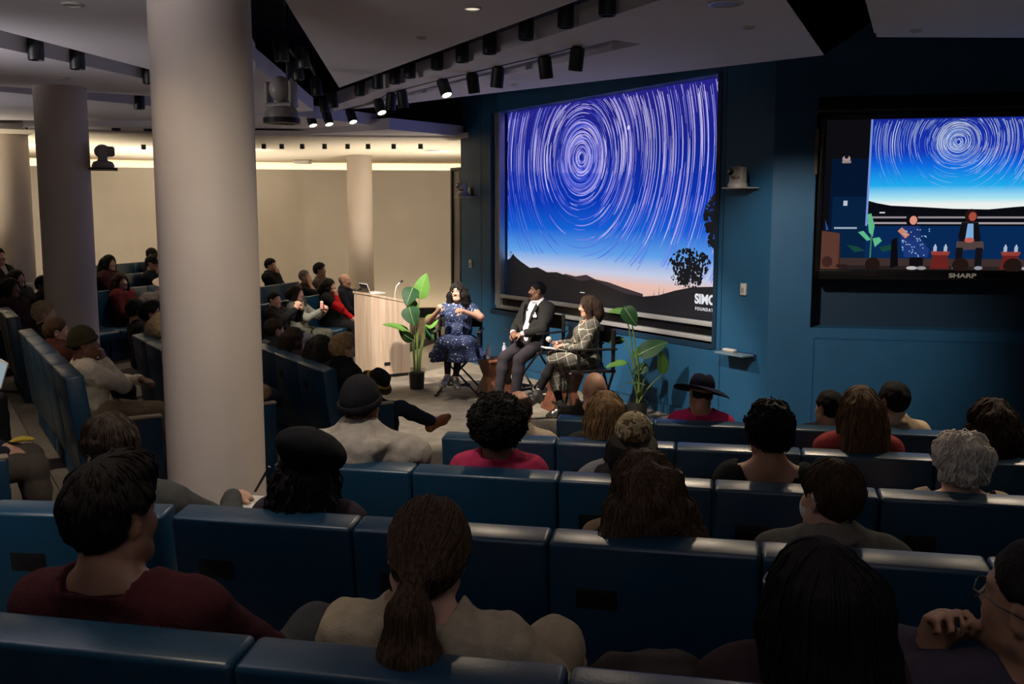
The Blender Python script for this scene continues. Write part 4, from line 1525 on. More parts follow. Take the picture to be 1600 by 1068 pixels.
def hairmat(c, c2=None):
    c2 = c2 or tuple(min(1, q * 1.9) for q in c)
    k = (c, c2)
    if k not in _hair:
        m = mat('hair_%d' % len(_hair), c, 0.68, spec=0.14)
        nt = m.node_tree
        bs = nt.nodes['Principled BSDF']
        tc = nt.nodes.new('ShaderNodeTexCoord')
        mp = nt.nodes.new('ShaderNodeMapping')
        mp.inputs['Scale'].default_value = (150, 150, 14)
        n = nt.nodes.new('ShaderNodeTexNoise')
        n.inputs['Scale'].default_value = 1.0
        n.inputs['Detail'].default_value = 4
        r = nt.nodes.new('ShaderNodeValToRGB')
        r.color_ramp.elements[0].position = 0.35
        r.color_ramp.elements[1].position = 0.70
        r.color_ramp.elements[0].color = (*c, 1)
        r.color_ramp.elements[1].color = (*c2, 1)
        bp = nt.nodes.new('ShaderNodeBump')
        bp.inputs['Strength'].default_value = 0.7
        bp.inputs['Distance'].default_value = 0.006
        nt.links.new(tc.outputs['Object'], mp.inputs[0])
        nt.links.new(mp.outputs[0], n.inputs['Vector'])
        nt.links.new(n.outputs['Fac'], r.inputs[0])
        nt.links.new(n.outputs['Fac'], bp.inputs['Height'])
        nt.links.new(r.outputs[0], bs.inputs['Base Color'])
        nt.links.new(bp.outputs['Normal'], bs.inputs['Normal'])
        _hair[k] = m
    return _hair[k]
BLACKH = ((0.004, 0.0035, 0.0035), (0.013, 0.010, 0.009))
DBROWN = ((0.013, 0.008, 0.006), (0.045, 0.027, 0.018))
BROWN = ((0.030, 0.015, 0.008), (0.10, 0.055, 0.028))
LBROWN = ((0.055, 0.027, 0.012), (0.20, 0.115, 0.05))
BLOND = ((0.16, 0.095, 0.045), (0.46, 0.31, 0.16))
GREY = ((0.10, 0.09, 0.085), (0.30, 0.275, 0.25))
WHITEH = ((0.46, 0.42, 0.36), (0.88, 0.83, 0.74))


def seated(S):
    """joint positions of a seated figure in its own frame (+Y forward, +X its right, origin on the floor below the hips)"""
    J = {}
    w = S.get('w', 1.0)
    seat = S.get('seat', 0.41) / S['s']
    sp = S.get('spine', 1.0)
    hip = A3(0, 0, seat + 0.095)
    Rt = rotz(S.get('twist', 0)) @ roty(S.get('side', 0)) @ rotx(-S.get('lean', -8))
    T = lambda x, y, z: hip + Rt @ A3(x * w, y * w, z * sp)
    J.update(hip=hip, Rt=Rt, T=T, w=w)
    sh = S.get('shoulder', 0.175)
    J['neck'] = T(0, -0.012, 0.545)
    hy, hp, hr = S.get('head', (0, 0, 0))
    J['Rh'] = rotz(hy) @ rotx(hp) @ roty(hr)
    J['hc'] = J['neck'] + J['Rh'] @ A3(0, 0.022, 0.105) + A3(*S.get('headoff', (0, 0, 0)))
    J['Hd'] = lambda x, y, z: J['hc'] + J['Rh'] @ A3(x, y, z)
    for sd, nm in ((1, 'R'), (-1, 'L')):
        J['sh' + nm] = T(sd * sh, -0.005, 0.422) + A3(*S.get('shrug' + nm, (0, 0, 0)))
        wr = S.get('wrist' + nm, (sd * 0.10, 0.30, seat + 0.165))
        if wr[0] == 'H':
            wr = J['Hd'](*wr[1:])
        pole = S.get('pole' + nm, (sd * 1.0, -0.5, -0.9))
        J['el' + nm], J['wr' + nm] = ik(J['sh' + nm], A3(*wr), 0.285, 0.245, pole)
        J['hd' + nm] = S.get('hand' + nm, ((-sd * 0.5, 0.8, -0.25), (0, -0.2, -1.0), 0.55))
        J['hip' + nm] = hip + A3(sd * 0.088 * w, 0.02, -0.01)
        an = S.get('ankle' + nm, (sd * 0.12, 0.47, 0.085))
        kp = S.get('knee' + nm, (sd * 0.12, 0.6, 1.0))
        J['kn' + nm], J['an' + nm] = ik(J['hip' + nm], A3(*an), 0.425, 0.415, kp)
        J['ft' + nm] = unit(A3(*S.get('foot' + nm, (sd * 0.15, 1.0, -0.12))))
    return J


def f_torso(F, J, S, t=0.0, k=0.05):
    T, Rt, w = J['T'], J['Rt'], J['w']
    bl = S.get('belly', 0.0)
    sh = S.get('shoulder', 0.175)
    F.ell(J['hip'] + A3(0, 0.0, 0.0), (0.168 * w + t, 0.135 * w + t, 0.112 + t), k=k)
    F.ell(T(0, 0.012 + bl * .5, 0.15), (0.142 * w + bl * .6 + t, 0.108 * w + bl + t, 0.145 + t), Rt, k=k)
    F.ell(T(0, 0.012, 0.305), (0.158 * w + t, 0.112 * w + t, 0.16 + t), Rt, k=k)
    F.cap(T(-sh * 0.80, -0.005, 0.428), T(sh * 0.80, -0.005, 0.428), 0.060 + t, k=k)
    for sd in (-1, 1):
        F.cap(T(sd * 0.110, -0.012, 0.435), T(sd * 0.015, -0.016, 0.545), 0.050 + t, 0.040 + t, k=k)
    if S.get('bust'):
        for sd in (-1, 1):
            F.ell(T(sd * 0.072, 0.098, 0.318), (0.072 + t, 0.062 + t, 0.072 + t), Rt, k=0.04)


def f_arm(F, J, nm, t=0.0, frac=1.0, k=0.03, aw=1.0):
    s, e, w = J['sh' + nm], J['el' + nm], J['wr' + nm]
    ru = (0.056 + (aw - 1) * .04) + t
    if frac <= 0.5:
        F.cap(s, s + (e - s) * frac * 2, ru, 0.050 * aw + t, k=0.05)
        return
    F.cap(s, e, ru, 0.044 * aw + t, k=0.06)
    g = (frac - 0.5) * 2
    F.cap(e, e + (w - e) * g, 0.043 * aw + t, (0.043 * aw + (0.027 - 0.043 * aw) * g) + t, k=0.03)


def f_leg(F, J, nm, t=0.0, end=1.0, k=0.04, flare=0.0, lw=1.0):
    h, kn, a = J['hip' + nm], J['kn' + nm], J['an' + nm]
    F.cap(h, kn, 0.088 * lw + t, 0.058 * lw + t, k=0.05)
    e = kn + (a - kn) * end
    F.cap(kn, kn + (e - kn) * 0.35, 0.056 * lw + t, 0.057 * lw + t, k=0.03)
    F.cap(kn + (e - kn) * 0.35, e, 0.057 * lw + t, 0.036 + t + flare, k=0.03)


def f_foot(F, J, nm, t=0.0, heel=0.0):
    a, d = J['an' + nm], J['ft' + nm]
    up = A3(0, 0, 1) - d * d[2]
    up = unit(up)
    he = a - up * 0.045 - d * 0.035
    ball = a - up * 0.055 + d * 0.12
    toe = a - up * 0.055 + d * 0.185
    F.cap(a, he, 0.036 + t, 0.032 + t, k=0.03)
    F.cap(he, ball, 0.031 + t, 0.036 + t, k=0.03)
    F.cap(a + d * 0.02 - up * 0.01, ball, 0.034 + t, 0.030 + t, k=0.03)
    F.cap(ball, toe, 0.036 + t, 0.024 + t, k=0.03)


def f_hand(F, J, nm, fr=0.0085, scale=1.0):
    W = J['wr' + nm]
    ud, nn, curl = J['hd' + nm]
    u = unit(ud); n = np.asarray(nn, float); n = unit(n - u * (n @ u)); s = np.cross(u, n)
    side = 1 if nm == 'R' else -1
    # thumb side: for the right hand with palm down (n=-z, u forward) the thumb points left (-x)
    th = -s if side == 1 else s
    th = unit(A3(-side, 0, 0.0) * 0 + th)
    Rm = np.stack([s, u, n], 1)
    q = scale
    F.cap(W - u * 0.01, W + u * 0.03 * q, 0.026, 0.027 * q, k=0.02)
    F.ell(W + u * 0.052 * q, (0.041 * q, 0.048 * q, 0.0165 * q), Rm, k=0.015)
    for i, (off, ln) in enumerate(((0.030, 0.92), (0.0105, 1.0), (-0.0095, 0.94), (-0.028, 0.76))):
        p = W + u * (0.088 - 0.006 * abs(i - 1.2)) * q + th * off * q
        ang = 0.0
        dirn = unit(u + th * off * 1.6)
        for sgi, L in enumerate((0.042, 0.027, 0.021)):
            ang += curl * (0.75 if sgi == 0 else 0.95) * (1 + 0.12 * i)
            d = dirn * math.cos(ang) + n * math.sin(ang)
            e = p + d * L * ln * q
            F.cap(p, e, (fr + 0.0008 - 0.0012 * sgi) * q, (fr - 0.0004 - 0.0012 * sgi) * q, k=0.006)
            p = e
    p = W + u * 0.022 * q + th * 0.028 * q
    d = unit(th * 0.75 + u * 0.7 + n * 0.25)
    for L in (0.036, 0.032, 0.026):
        e = p + d * L * q
        F.cap(p, e, 0.0115 * q, 0.0095 * q, k=0.008)
        p = e
        d = unit(d + u * 0.25 + n * (0.25 + curl * 0.5) - th * 0.18 * (1 + curl))


def f_head(F, J, S, detail=True):
    H, R = J['Hd'], J['Rh']
    fw = S.get('face', 1.0)
    F.cap(J['T'](0, -0.018, 0.50), H(0, -0.022, -0.06), 0.056, 0.054, k=0.03)
    F.ell(H(0, -0.012, 0.028), (0.076, 0.094, 0.090), R, k=0.03)
    F.ell(H(0, 0.030, -0.040), (0.060 * fw, 0.060, 0.072), R, k=0.04)
    F.ell(H(0, 0.062, -0.092), (0.026 * fw, 0.024, 0.020), R, k=0.03)
    for sd in (-1, 1):
        F.cap(H(sd * 0.055 * fw, 0.005, -0.06), H(sd * 0.022, 0.06, -0.092), 0.022, 0.02, k=0.03)
        F.ell(H(sd * 0.036, 0.062, -0.024), (0.024 * fw, 0.022, 0.022), R, k=0.02)
        if detail:
            F.ell(H(sd * 0.031, 0.094, 0.014), (0.018, 0.016, 0.012), R, k=0.016, sub=True)
            F.ell(H(sd * 0.031, 0.0745, 0.013), (0.0128, 0.0128, 0.0115), R, k=0.003)
            F.cap(H(sd * 0.014, 0.0845, 0.034), H(sd * 0.048, 0.070, 0.033), 0.008, 0.006, k=0.014)
    F.cap(H(0, 0.084, 0.014), H(0, 0.106, -0.022), 0.0085, 0.0125, k=0.014)
    for sd in (-1, 1):
        F.ell(H(sd * 0.013, 0.094, -0.027), (0.009, 0.011, 0.008), R, k=0.008)
    if detail:
        sm = 0.007 if S.get('smile') else 0.0
        for sd in (-1, 1):
            F.cap(H(0, 0.086, -0.055), H(sd * (0.021 + sm * .6), 0.079, -0.056 + sm), 0.0062, 0.0045, k=0.006)
            F.cap(H(0, 0.085, -0.067 - sm * .5), H(sd * (0.018 + sm * .6), 0.079, -0.061 + sm), 0.0068, 0.005, k=0.006)
    for sd in (-1, 1):
        Re = R @ rotz(sd * -18)
        F.ell(H(sd * 0.079, -0.012, -0.004), (0.0095, 0.021, 0.033), Re, k=0.010)
        F.ell(H(sd * 0.089, -0.008, 0.002), (0.007, 0.011, 0.017), Re, k=0.006, sub=True)


def head_local(J, X): return (X - J['hc']) @ J['Rh']


def hairline(q, low=-0.085, ear=-0.02, front=0.078):
    """height of the hairline on the head as a function of depth y"""
    y = q[:, 1]
    return np.where(y < -0.01, ear + (y + 0.01) * ((ear - low) / 0.085), ear + (y + 0.01) * ((front - ear) / 0.095))


def grad(f, X, e=0.003):
    f0 = f(X)
    G = np.stack([f(X + np.array([e, 0, 0])) - f0, f(X + np.array([0, e, 0])) - f0, f(X + np.array([0, 0, e])) - f0], 1)
    return f0, G / (np.linalg.norm(G, axis=1, keepdims=True) + 1e-9)


def strands(f, J, seeds, flow, steps, step, r, lift=0.002, curl=0.0, freq=7.0, taper=0.25):
    p = seeds.copy()
    path = [p]
    for i in range(steps - 1):
        f0, G = grad(f, p)
        v = flow(p)
        v = v - G * np.sum(v * G, 1)[:, None]
        v /= np.linalg.norm(v, axis=1, keepdims=True) + 1e-9
        p = p + v * step
        f0, G = grad(f, p)
        p = p - G * (f0 - lift)[:, None] * 0.85
        path.append(p)
    Pth = np.stack(path, 1)
    off = np.abs(f(Pth.reshape(-1, 3)).reshape(Pth.shape[:2]) - lift).max(1)
    turn = np.linalg.norm(np.diff(Pth, axis=1), axis=2).max(1)
    Pth = Pth[(off < 0.012) & (turn < step * 1.6)]
    N = len(Pth)
    if N == 0:
        return np.zeros((0, 3)), np.zeros((0, 4), int)
    if curl:
        ph = RNG.random(N) * 6.28
        tt = np.arange(steps)
        A_ = RNG.normal(size=(N, 3)); B_ = RNG.normal(size=(N, 3))
        A_ /= np.linalg.norm(A_, axis=1)[:, None]; B_ /= np.linalg.norm(B_, axis=1)[:, None]
        Pth = Pth + curl * (A_[:, None] * np.cos(freq * tt / steps * 6.28 + ph[:, None])[..., None] + B_[:, None] * np.sin(freq * tt / steps * 6.28 + ph[:, None])[..., None])
    tp_ = np.linspace(0, 1, steps)
    rad = r * RNG.uniform(0.6, 1.3, (N, 1)) * (taper + (1 - taper) * np.sin(np.pi * np.clip(tp_ * 0.85 + 0.12, 0, 1)))[None]
    return tubes_np(Pth, rad)


def build_hair(root, J, S, hres, fine):
    st = S.get('hair')
    if not st:
        return
    kind = st[0]
    cols = st[1]
    o = st[2] if len(st) > 2 else {}
    H, R = J['Hd'], J['Rh']
    vol = o.get('vol', 0.014)
    F = Field()
    F.ell(H(0, -0.014, 0.030), (0.076 + vol, 0.094 + vol, 0.090 + vol * 1.15), R, k=0.03)
    low, ear, front = o.get('low', -0.085), o.get('ear', -0.02), o.get('front', 0.078)
    seed = o.get('seed', 1.0)
    namp = o.get('namp', 0.003); nsc = o.get('nsc', 60)
    masked = kind in ('short', 'pony', 'wavy', 'balding', 'bun')
    if kind in ('long', 'bob', 'curlylong'):
        L = o.get('len', 0.30)
        sp = o.get('spread', 0.085)
        th = o.get('thick', 0.06)
        down = A3(0, 0, -1)
        back = J['Rh'] @ A3(0, -1, 0); back[2] = 0; back = unit(back)
        rt = np.cross(back, A3(0, 0, 1)) * -1
        c0 = H(0, -0.05, 0.0)
        drop = [0.0, 0.3, 0.65, 1.0]
        for sd in (-0.75, 0, 0.75):
            pts = [c0 + rt * sd * (0.05 + (sp - 0.05) * d) + down * L * d + back * (0.035 + 0.05 * min(d, .5)) for d in drop]
            F.chain(pts, [0.06 + th * .2, 0.052 + th * .2, 0.05 + th * .1, 0.034], k=0.05)
        for sd in (-1, 1):
            if o.get('sides', 1):
                p0 = H(sd * 0.068, 0.015, 0.02)
                sr = o.get('sr', 1.0)
                pts = [p0, H(sd * (0.078 + .008 * sr), 0.012, -0.05), H(sd * (0.075 + .018 * sr), 0.0, -0.09) + down * (L * 0.25), H(sd * (0.07 + .03 * sr), 0.02 * (sr - 2), -0.09) + down * (L * o.get('sl', 0.6))]
                F.chain(pts, [0.026, 0.03 * sr, 0.03 * sr, 0.018 * sr], k=0.04)
    if kind == 'afro':
        F.ell(H(0, -0.03, 0.035), (o.get('rx', 0.125), o.get('ry', 0.13), o.get('rz', 0.125)), R, k=0.03)
    if kind == 'pony':
        tie = H(o.get('tx', 0), -0.125, -0.035)
        F.ell(H(0, -0.05, 0.0), (0.070, 0.075, 0.07), R, k=0.03)
        F.cap(H(0, -0.09, -0.01), tie, 0.045, 0.02, k=0.03)
        dn = [tie, tie + A3(0, -0.03, -0.06), tie + A3(0, -0.035, -0.16), tie + A3(0.0, -0.01, -0.30)]
        F.chain(dn, [0.022, 0.044, 0.064, 0.045], k=0.02)
    if kind == 'bun':
        F.ell(H(0, -0.10, 0.06), (0.045, 0.045, 0.045), R, k=0.015)
    if o.get('quiff'):
        F.ell(H(0, 0.045, 0.115), (0.06, 0.055, 0.035), R, k=0.04)
    if o.get('sidepart'):
        F.ell(H(0.02, 0.05, 0.10), (0.065, 0.05, 0.03), R, k=0.03)

    def post(X, d):
        q = head_local(J, X)
        d = d + namp * nz(q, nsc, seed)
        if namp > 0.004:
            d = d + namp * 0.6 * nz(q, nsc * 2.3, seed + 2)
        if masked:
            m = hairline(q, low, ear, front) - q[:, 2]
            if kind == 'pony':
                m = np.where(q[:, 1] < -0.085, -0.02, m)
            d = np.maximum(d, m * 0.8)
            if o.get('ears', 1):
                de = np.minimum(np.linalg.norm((q - A3(0.088, -0.006, -0.004)) / A3(1, 1, 1.3), axis=1), np.linalg.norm((q - A3(-0.088, -0.006, -0.004)) / A3(1, 1, 1.3), axis=1)) - 0.030
                d = np.maximum(d, -de)
        # keep the face free
        fx = np.linalg.norm((q - A3(0, 0.105, -0.035)) / A3(o.get('fw', 0.068), 0.092, o.get('fh', 0.105)), axis=1) - 1
        d = np.maximum(d, -fx * 0.07)
        if kind == 'balding':
            tb = np.linalg.norm((q - A3(0, o.get('by', 0.0), 0.15)) / A3(0.075, 0.105, o.get('bz', 0.085)), axis=1) - 1
            d = np.maximum(d, -tb * 0.08)
        if S.get('hat') in ('beanie', 'cap', 'wide', 'beret'):
            zl = {'beanie': 0.035, 'cap': 0.045, 'wide': 0.03, 'beret': 0.045}[S['hat']]
            d = np.maximum(d, q[:, 2] - zl - 0.3 * q[:, 1])
        return d
    F.post = post
    v, q = polygonise(F, hres)
    if not len(v):
        return
    n_str = o.get('n', 0) if fine else 0
    if n_str:
        # seeds near the surface of the hair
        idx = RNG.choice(len(v), size=min(n_str, len(v)), replace=False)
        seeds = v[idx]
        if kind == 'pony':
            tie = H(o.get('tx', 0), -0.125, -0.035)
            def flow(p):
                d = tie - p
                L = np.linalg.norm(d, axis=1, keepdims=True)
                below = (p[:, 2:3] < tie[2] + 0.01)
                return np.where(below, A3(0, -0.1, -1)[None], d / (L + 1e-6))
        elif kind == 'afro':
            def flow(p):
                return np.cross(p - H(0, -0.03, 0.03), RNG.normal(size=p.shape)) + A3(0, 0, -0.02)
        else:
            crown = H(o.get('cx', 0.0), -0.05, 0.12)
            def flow(p):
                d = p - crown
                d[:, 2] = np.minimum(d[:, 2], 0) - 0.05
                L = np.linalg.norm(d, axis=1, keepdims=True)
                return d / (L + 1e-6) + A3(0, 0, -0.9)
        tv, tq = strands(F, J, seeds, flow, o.get('steps', 9), o.get('step', 0.016), o.get('r', 0.0032), o.get('lift', 0.0015), o.get('curl', 0.0), o.get('freq', 2.0))
        q = np.concatenate([q, tq + len(v)])
        v = np.concatenate([v, tv])
    return mesh_np('hair', v, q, hairmat(*cols), root)


def build_hat(root, J, S):
    ht = S.get('hat')
    if not ht:
        return
    H, R = J['Hd'], J['Rh']
    hc = S.get('hatcol', (0.01, 0.01, 0.012))
    F = Field()
    if ht == 'beanie':
        F.ell(H(0, -0.014, 0.042), (0.090, 0.108, 0.108), R, k=0.02)
        def post(X, d):
            q = head_local(J, X)
            d = d + 0.0012 * np.sin(np.arctan2(q[:, 0], q[:, 1]) * 60)
            return np.maximum(d, 0.012 + 0.28 * q[:, 1] - q[:, 2])
        F.post = post
        v, q = polygonise(F, 0.006)
        o = mesh_np('beanie', v, q, cloth(hc), root)
        pts = []
        b = MB()
        n = 28
        for i in range(n + 1):
            a = 2 * math.pi * i / n
            x, y = 0.090 * math.sin(a), 0.107 * math.cos(a) - 0.014
            pts.append(H(x, y, 0.020 + 0.28 * y))
        b.tube(pts, 0.013, n=7, caps=False, flat=1.6)
        b.build('cuff', cloth(hc), o)
    elif ht == 'beret':
        F.ell(H(0.022, -0.045, 0.078), (0.142, 0.150, 0.082), R @ roty(16) @ rotx(-12), k=0.03)
        F.ell(H(0, -0.012, 0.045), (0.088, 0.106, 0.085), R, k=0.05)
        def post(X, d):
            q = head_local(J, X)
            return np.maximum(d + 0.003 * nz(q, 40, 2), 0.02 + 0.25 * q[:, 1] - q[:, 2])
        F.post = post
        v, q = polygonise(F, 0.006)
        o = mesh_np('beret', v, q, cloth(hc), root)
        b = MB(); b.cyl(H(0.04, -0.05, 0.150), H(0.043, -0.052, 0.172), 0.004, n=6); b.build('stalk', cloth(hc), o)
    elif ht == 'cap':
        F.ell(H(0, -0.012, 0.045), (0.088, 0.106, 0.092), R, k=0.02)
        def post(X, d):
            q = head_local(J, X)
            d = np.maximum(d, 0.022 + 0.22 * q[:, 1] - q[:, 2])
            # opening over the strap at the back
            op = np.linalg.norm((q - A3(0, -0.12, 0.0)) / A3(0.038, 0.05, 0.042), axis=1) - 1
            return np.maximum(d, -op * 0.04)
        F.post = post
        v, q = polygonise(F, 0.006)
        m = S.get('hatmat') or cloth(hc)
        o = mesh_np('cap', v, q, m, root)
        b = MB()
        vs, fs = [], []
        for j in range(5):
            for i in range(11):
                a = math.radians(-62 + 124 * i / 10)
                r0 = 1.0 + 0.72 * j / 4 * math.cos(a * 0.9)
                vs.append(H(0.088 * math.sin(a) * (1 + 0.12 * j / 4), (0.100 * math.cos(a)) * r0 - 0.012, 0.045 - 0.012 * j * 0.6 - 0.02 * abs(math.sin(a)) * j / 4))
        for j in range(4):
            for i in range(10):
                fs.append((j * 11 + i, j * 11 + i + 1, j * 11 + 12 + i, j * 11 + 11 + i))
        b.add(vs, fs, 0, True)
        up = J['Rh'] @ A3(0, 0, -0.004)
        b.add([p + up for p in vs], [tuple(reversed(f)) for f in fs], 0, True)
        b.build('brim', m, o)
        b = MB(); b.tube([H(x, -0.108 + 3.0 * x * x, 0.002) for x in np.linspace(-0.045, 0.045, 9)], 0.007, n=6, flat=0.4); b.build('strap', m, o)
        b = MB(); b.ball(H(0, -0.012, 0.138), 0.007, n=6); b.build('button', m, o)
    elif ht == 'wide':
        F.ell(H(0, -0.012, 0.065), (0.090, 0.108, 0.100), R, k=0.02)
        def post(X, d):
            q = head_local(J, X)
            d = np.maximum(d, q[:, 2] - 0.145 + 0.02 * np.exp(-(q[:, 0] / 0.02) ** 2))
            return np.maximum(d, 0.03 + 0.1 * q[:, 1] - q[:, 2])
        F.post = post
        v, q = polygonise(F, 0.006)
        o = mesh_np('hat_crown', v, q, cloth(hc), root)
        b = MB(); vs, fs = [], []
        n, mm = 48, 6
        for j in range(mm):
            f = j / (mm - 1)
            for i in range(n):
                a = 2 * math.pi * i / n
                rx, ry = 0.086 + 0.115 * f, 0.104 + 0.112 * f
                z = 0.042 + 0.012 * math.sin(2 * a) * f + 0.028 * f * math.sin(a + 2.6) * f - 0.02 * f * f
                vs.append(H(rx * math.sin(a), ry * math.cos(a) - 0.012, z))
        for j in range(mm - 1):
            for i in range(n):
                fs.append((j * n + i, j * n + (i + 1) % n, (j + 1) * n + (i + 1) % n, (j + 1) * n + i))
        b.add(vs, fs, 0, True)
        up = J['Rh'] @ A3(0, 0, -0.005)
        b.add([p + up for p in vs], [tuple(reversed(f)) for f in fs], 0, True)
        b.build('hat_brim', cloth(hc), o)


def person(pos, yaw, S):
    s = S['s']
    root = empty('person', pos, yaw, S['label'], 'person', S.get('group'))
    root.scale = (s, s, s)
    J = seated(S)
    J_LAST.append(J)
    h = S.get('h', 0.010)
    detail = h <= 0.011
    # ---- body
    F = Field()
    f_torso(F, J, S)
    for nm in 'RL':
        f_arm(F, J, nm, aw=S.get('aw', 1.0))
        f_hand(F, J, nm, fr=0.0085 if h < 0.009 else 0.0105, scale=1.0 if h < 0.012 else 1.12)
        f_leg(F, J, nm, -0.004)
        f_foot(F, J, nm)
    f_head(F, J, S, detail)
    v, q = polygonise(F, h)
    sk = S.get('skin', 'fair')
    qc = head_local(J, v[q].mean(1))
    mi = np.zeros(len(q), int)
    if detail:
        lip = (qc[:, 1] > 0.080) & (np.abs(qc[:, 0]) < 0.025) & (qc[:, 2] < -0.049) & (qc[:, 2] > -0.074)
        mi[lip] = 1
        if S.get('smile'):
            mi[lip & (np.abs(qc[:, 2] + 0.0615 - 6 * qc[:, 0] ** 2) < 0.0042) & (np.abs(qc[:, 0]) < 0.019)] = 4
        for sd in (-1, 1):
            ex, ez = qc[:, 0] - sd * 0.031, qc[:, 2] - 0.012
            ew = (np.hypot(ex / 0.0125, ez / 0.0058) < 1) & (qc[:, 1] > 0.070)
            mi[ew] = 2
            mi[ew & (np.hypot(ex - S.get('gaze', 0), ez) < 0.0068)] = 3
    mesh_np('body', v, q, ['skin_' + sk, 'lip_' + sk, 'eyewhite', 'iris', 'teeth'], root, mi)
    # ---- clothes
    T = J['T']
    def tl(X): return (X - J['hip']) @ J['Rt'] / np.array([J['w'], J['w'], S.get('spine', 1.0)])
    seed = (sum(map(ord, S['label'])) % 97) * 0.1
    for top in S.get('tops', []):
        nm_, col, t, o = top
        G = Field()
        f_torso(G, J, S, t, 0.05 + max(0, t - .012) * 2.5)
        fr = o.get('sleeve', 0.97)
        for nm in 'RL':
            f_arm(G, J, nm, t * 0.85, fr, aw=S.get('aw', 1.0), k=.05)
        if o.get('hood'):
            G.ell(T(0, -0.105, 0.445), (0.15, 0.085, 0.12), J['Rt'] @ rotx(-18), k=0.05)
            G.cap(T(-.09, -.12, .50), T(.09, -.12, .50), .045, k=.03)
            for sd in (-1, 1):
                G.cap(T(sd * 0.115, -0.06, 0.495), T(sd * 0.05, 0.085, 0.44), 0.042, 0.028, k=0.03)
        if o.get('collar'):
            for a0 in range(12):
                a, b_ = 2 * math.pi * a0 / 12, 2 * math.pi * (a0 + 1) / 12
                f_ = lambda a: T(0.068 * math.sin(a) * o['collar'], -0.018 + 0.070 * math.cos(a) * o['collar'], 0.528 - 0.014 * math.cos(a) + o.get('cz', 0))
                G.cap(f_(a), f_(b_), o.get('cr', 0.018), k=0.012)
        nb, nf = o.get('neck', (0.520, 0.495))
        vneck = o.get('v', 0.0)
        fold = o.get('fold', 0.004)
        hem = o.get('hem', -0.10)
        wide = o.get('nwide', 0.0)
        def post(X, d, o=o, nb=nb, nf=nf, vneck=vneck, fold=fold, hem=hem, wide=wide):
            l = tl(X)
            d = d + fold * nz(X, 26, seed) + fold * 0.5 * nz(X, 61, seed + 1)
            if not o.get('hood') and not o.get('collar'):
                near = (np.abs(l[:, 0]) < 0.105 + wide) & (l[:, 1] < 0.125) & (l[:, 2] < 0.66)
                lim = nb + (nf - nb) * np.clip((l[:, 1] + 0.08) / 0.16, 0, 1) + np.maximum(np.abs(l[:, 0]) - 0.06 - wide, 0) * 2.0
                d = np.maximum(d, np.where(near, l[:, 2] - lim, -0.5))
            else:
                d = np.maximum(d, -(np.linalg.norm((l - A3(0, 0.01, 0.60)) / A3(0.058, 0.062, 0.10), axis=1) - 1) * 0.05)
            if vneck:
                wv = o.get('vw', 0.075) * np.clip((l[:, 2] - (0.50 - vneck)) / vneck, 0, 1.3)
                inside = (l[:, 1] > 0.02) & (l[:, 2] > 0.50 - vneck)
                d = np.maximum(d, np.where(inside, (wv - np.abs(l[:, 0])) , -0.5))
            if o.get('open'):
                g = (l[:, 1] > 0.05) & (l[:, 2] < 0.5)
                d = np.maximum(d, np.where(g, o['open'] - np.abs(l[:, 0]), -0.5))
            d = np.maximum(d, np.where(np.abs(l[:, 0]) < 0.24, hem - l[:, 2], -0.5))
            return d
        G.post = post
        v, q = polygonise(G, max(h, 0.008))
        if len(v):
            mesh_np(nm_, v, q, col if isinstance(col, bpy.types.Material) else cloth(col), root)
    bt = S.get('bottom', ('trousers', (0.02, 0.02, 0.025)))
    if bt and bt[0] in ('trousers', 'tights'):
        G = Field()
        tt = 0.010 if bt[0] == 'trousers' else 0.002
        if tt > .005:
            G.ell(J['hip'], (0.168 * J['w'] + tt, 0.135 * J['w'] + tt, 0.112 + tt * .5), k=0.05)
        for nm in 'RL':
            if tt < .005:
                kn, a = J['kn' + nm], J['an' + nm]
                hq = J['hip' + nm]; G.cap(hq + (kn - hq) * .45, kn, .078, .057, k=.03); G.cap(kn, kn + (a - kn) * .35, .056, .058, k=.03); G.cap(kn + (a - kn) * .35, a, .056, .035, k=.03)
                continue
            f_leg(G, J, nm, tt, S.get('trend', 0.97), flare=0.012 if tt > 0.005 else 0.0, lw=S.get('lw', 1.0))
        def post2(X, d):
            return d + (0.0028 * nz(X * A3(1, 1, .5), 24, seed + 3) + 0.0022 * nz(X, 60, seed) if tt > .005 else 0)
        G.post = post2
        v, q = polygonise(G, max(h, 0.009))
        mesh_np(bt[0], v, q, bt[1] if isinstance(bt[1], bpy.types.Material) else cloth(bt[1]), root)
    for nm in 'RL':
        if S.get('shoes', True):
            G = Field()
            f_foot(G, J, nm, 0.007)
            if S.get('boot'):
                a = J['an' + nm]; kn = J['kn' + nm]
                G.cap(a, a + (kn - a) * S['boot'], 0.046, 0.048, k=0.03)
            if S.get('heel'):
                d = J['ft' + nm]
                he = J['an' + nm] - A3(0, 0, 0.05) - d * 0.045
                G.cap(he, he - A3(0, 0, S['heel']), 0.024, 0.016, k=0.015)
            sm = S.get('shoecol', (0.012, 0.011, 0.011))
            def post3(X, d, nm=nm):
                a = J['an' + nm]
                up = unit(J['kn' + nm] - a)
                top = 0.02 if not S.get('boot') else 0.3
                return np.maximum(d, (X - a) @ up - top)
            G.post = post3
            v, q = polygonise(G, max(h * 0.8, 0.006))
            mesh_np('shoe', v, q, sm if isinstance(sm, bpy.types.Material) else mat('shoe_leather', sm, 0.35), root)
    build_hair(root, J, S, S.get('hh', 0.006 if detail else 0.010), detail)
    build_hat(root, J, S)
    H = J['Hd']
    if S.get('brows'):
        b = MB()
        for sd in (-1, 1):
            b.tube([H(sd * 0.016, 0.090, 0.034), H(sd * 0.032, 0.090, 0.041), H(sd * 0.048, 0.078, 0.037)], [0.0035, 0.004, 0.002], n=5)
        b.build('eyebrows', hairmat(*S['brows']), root)
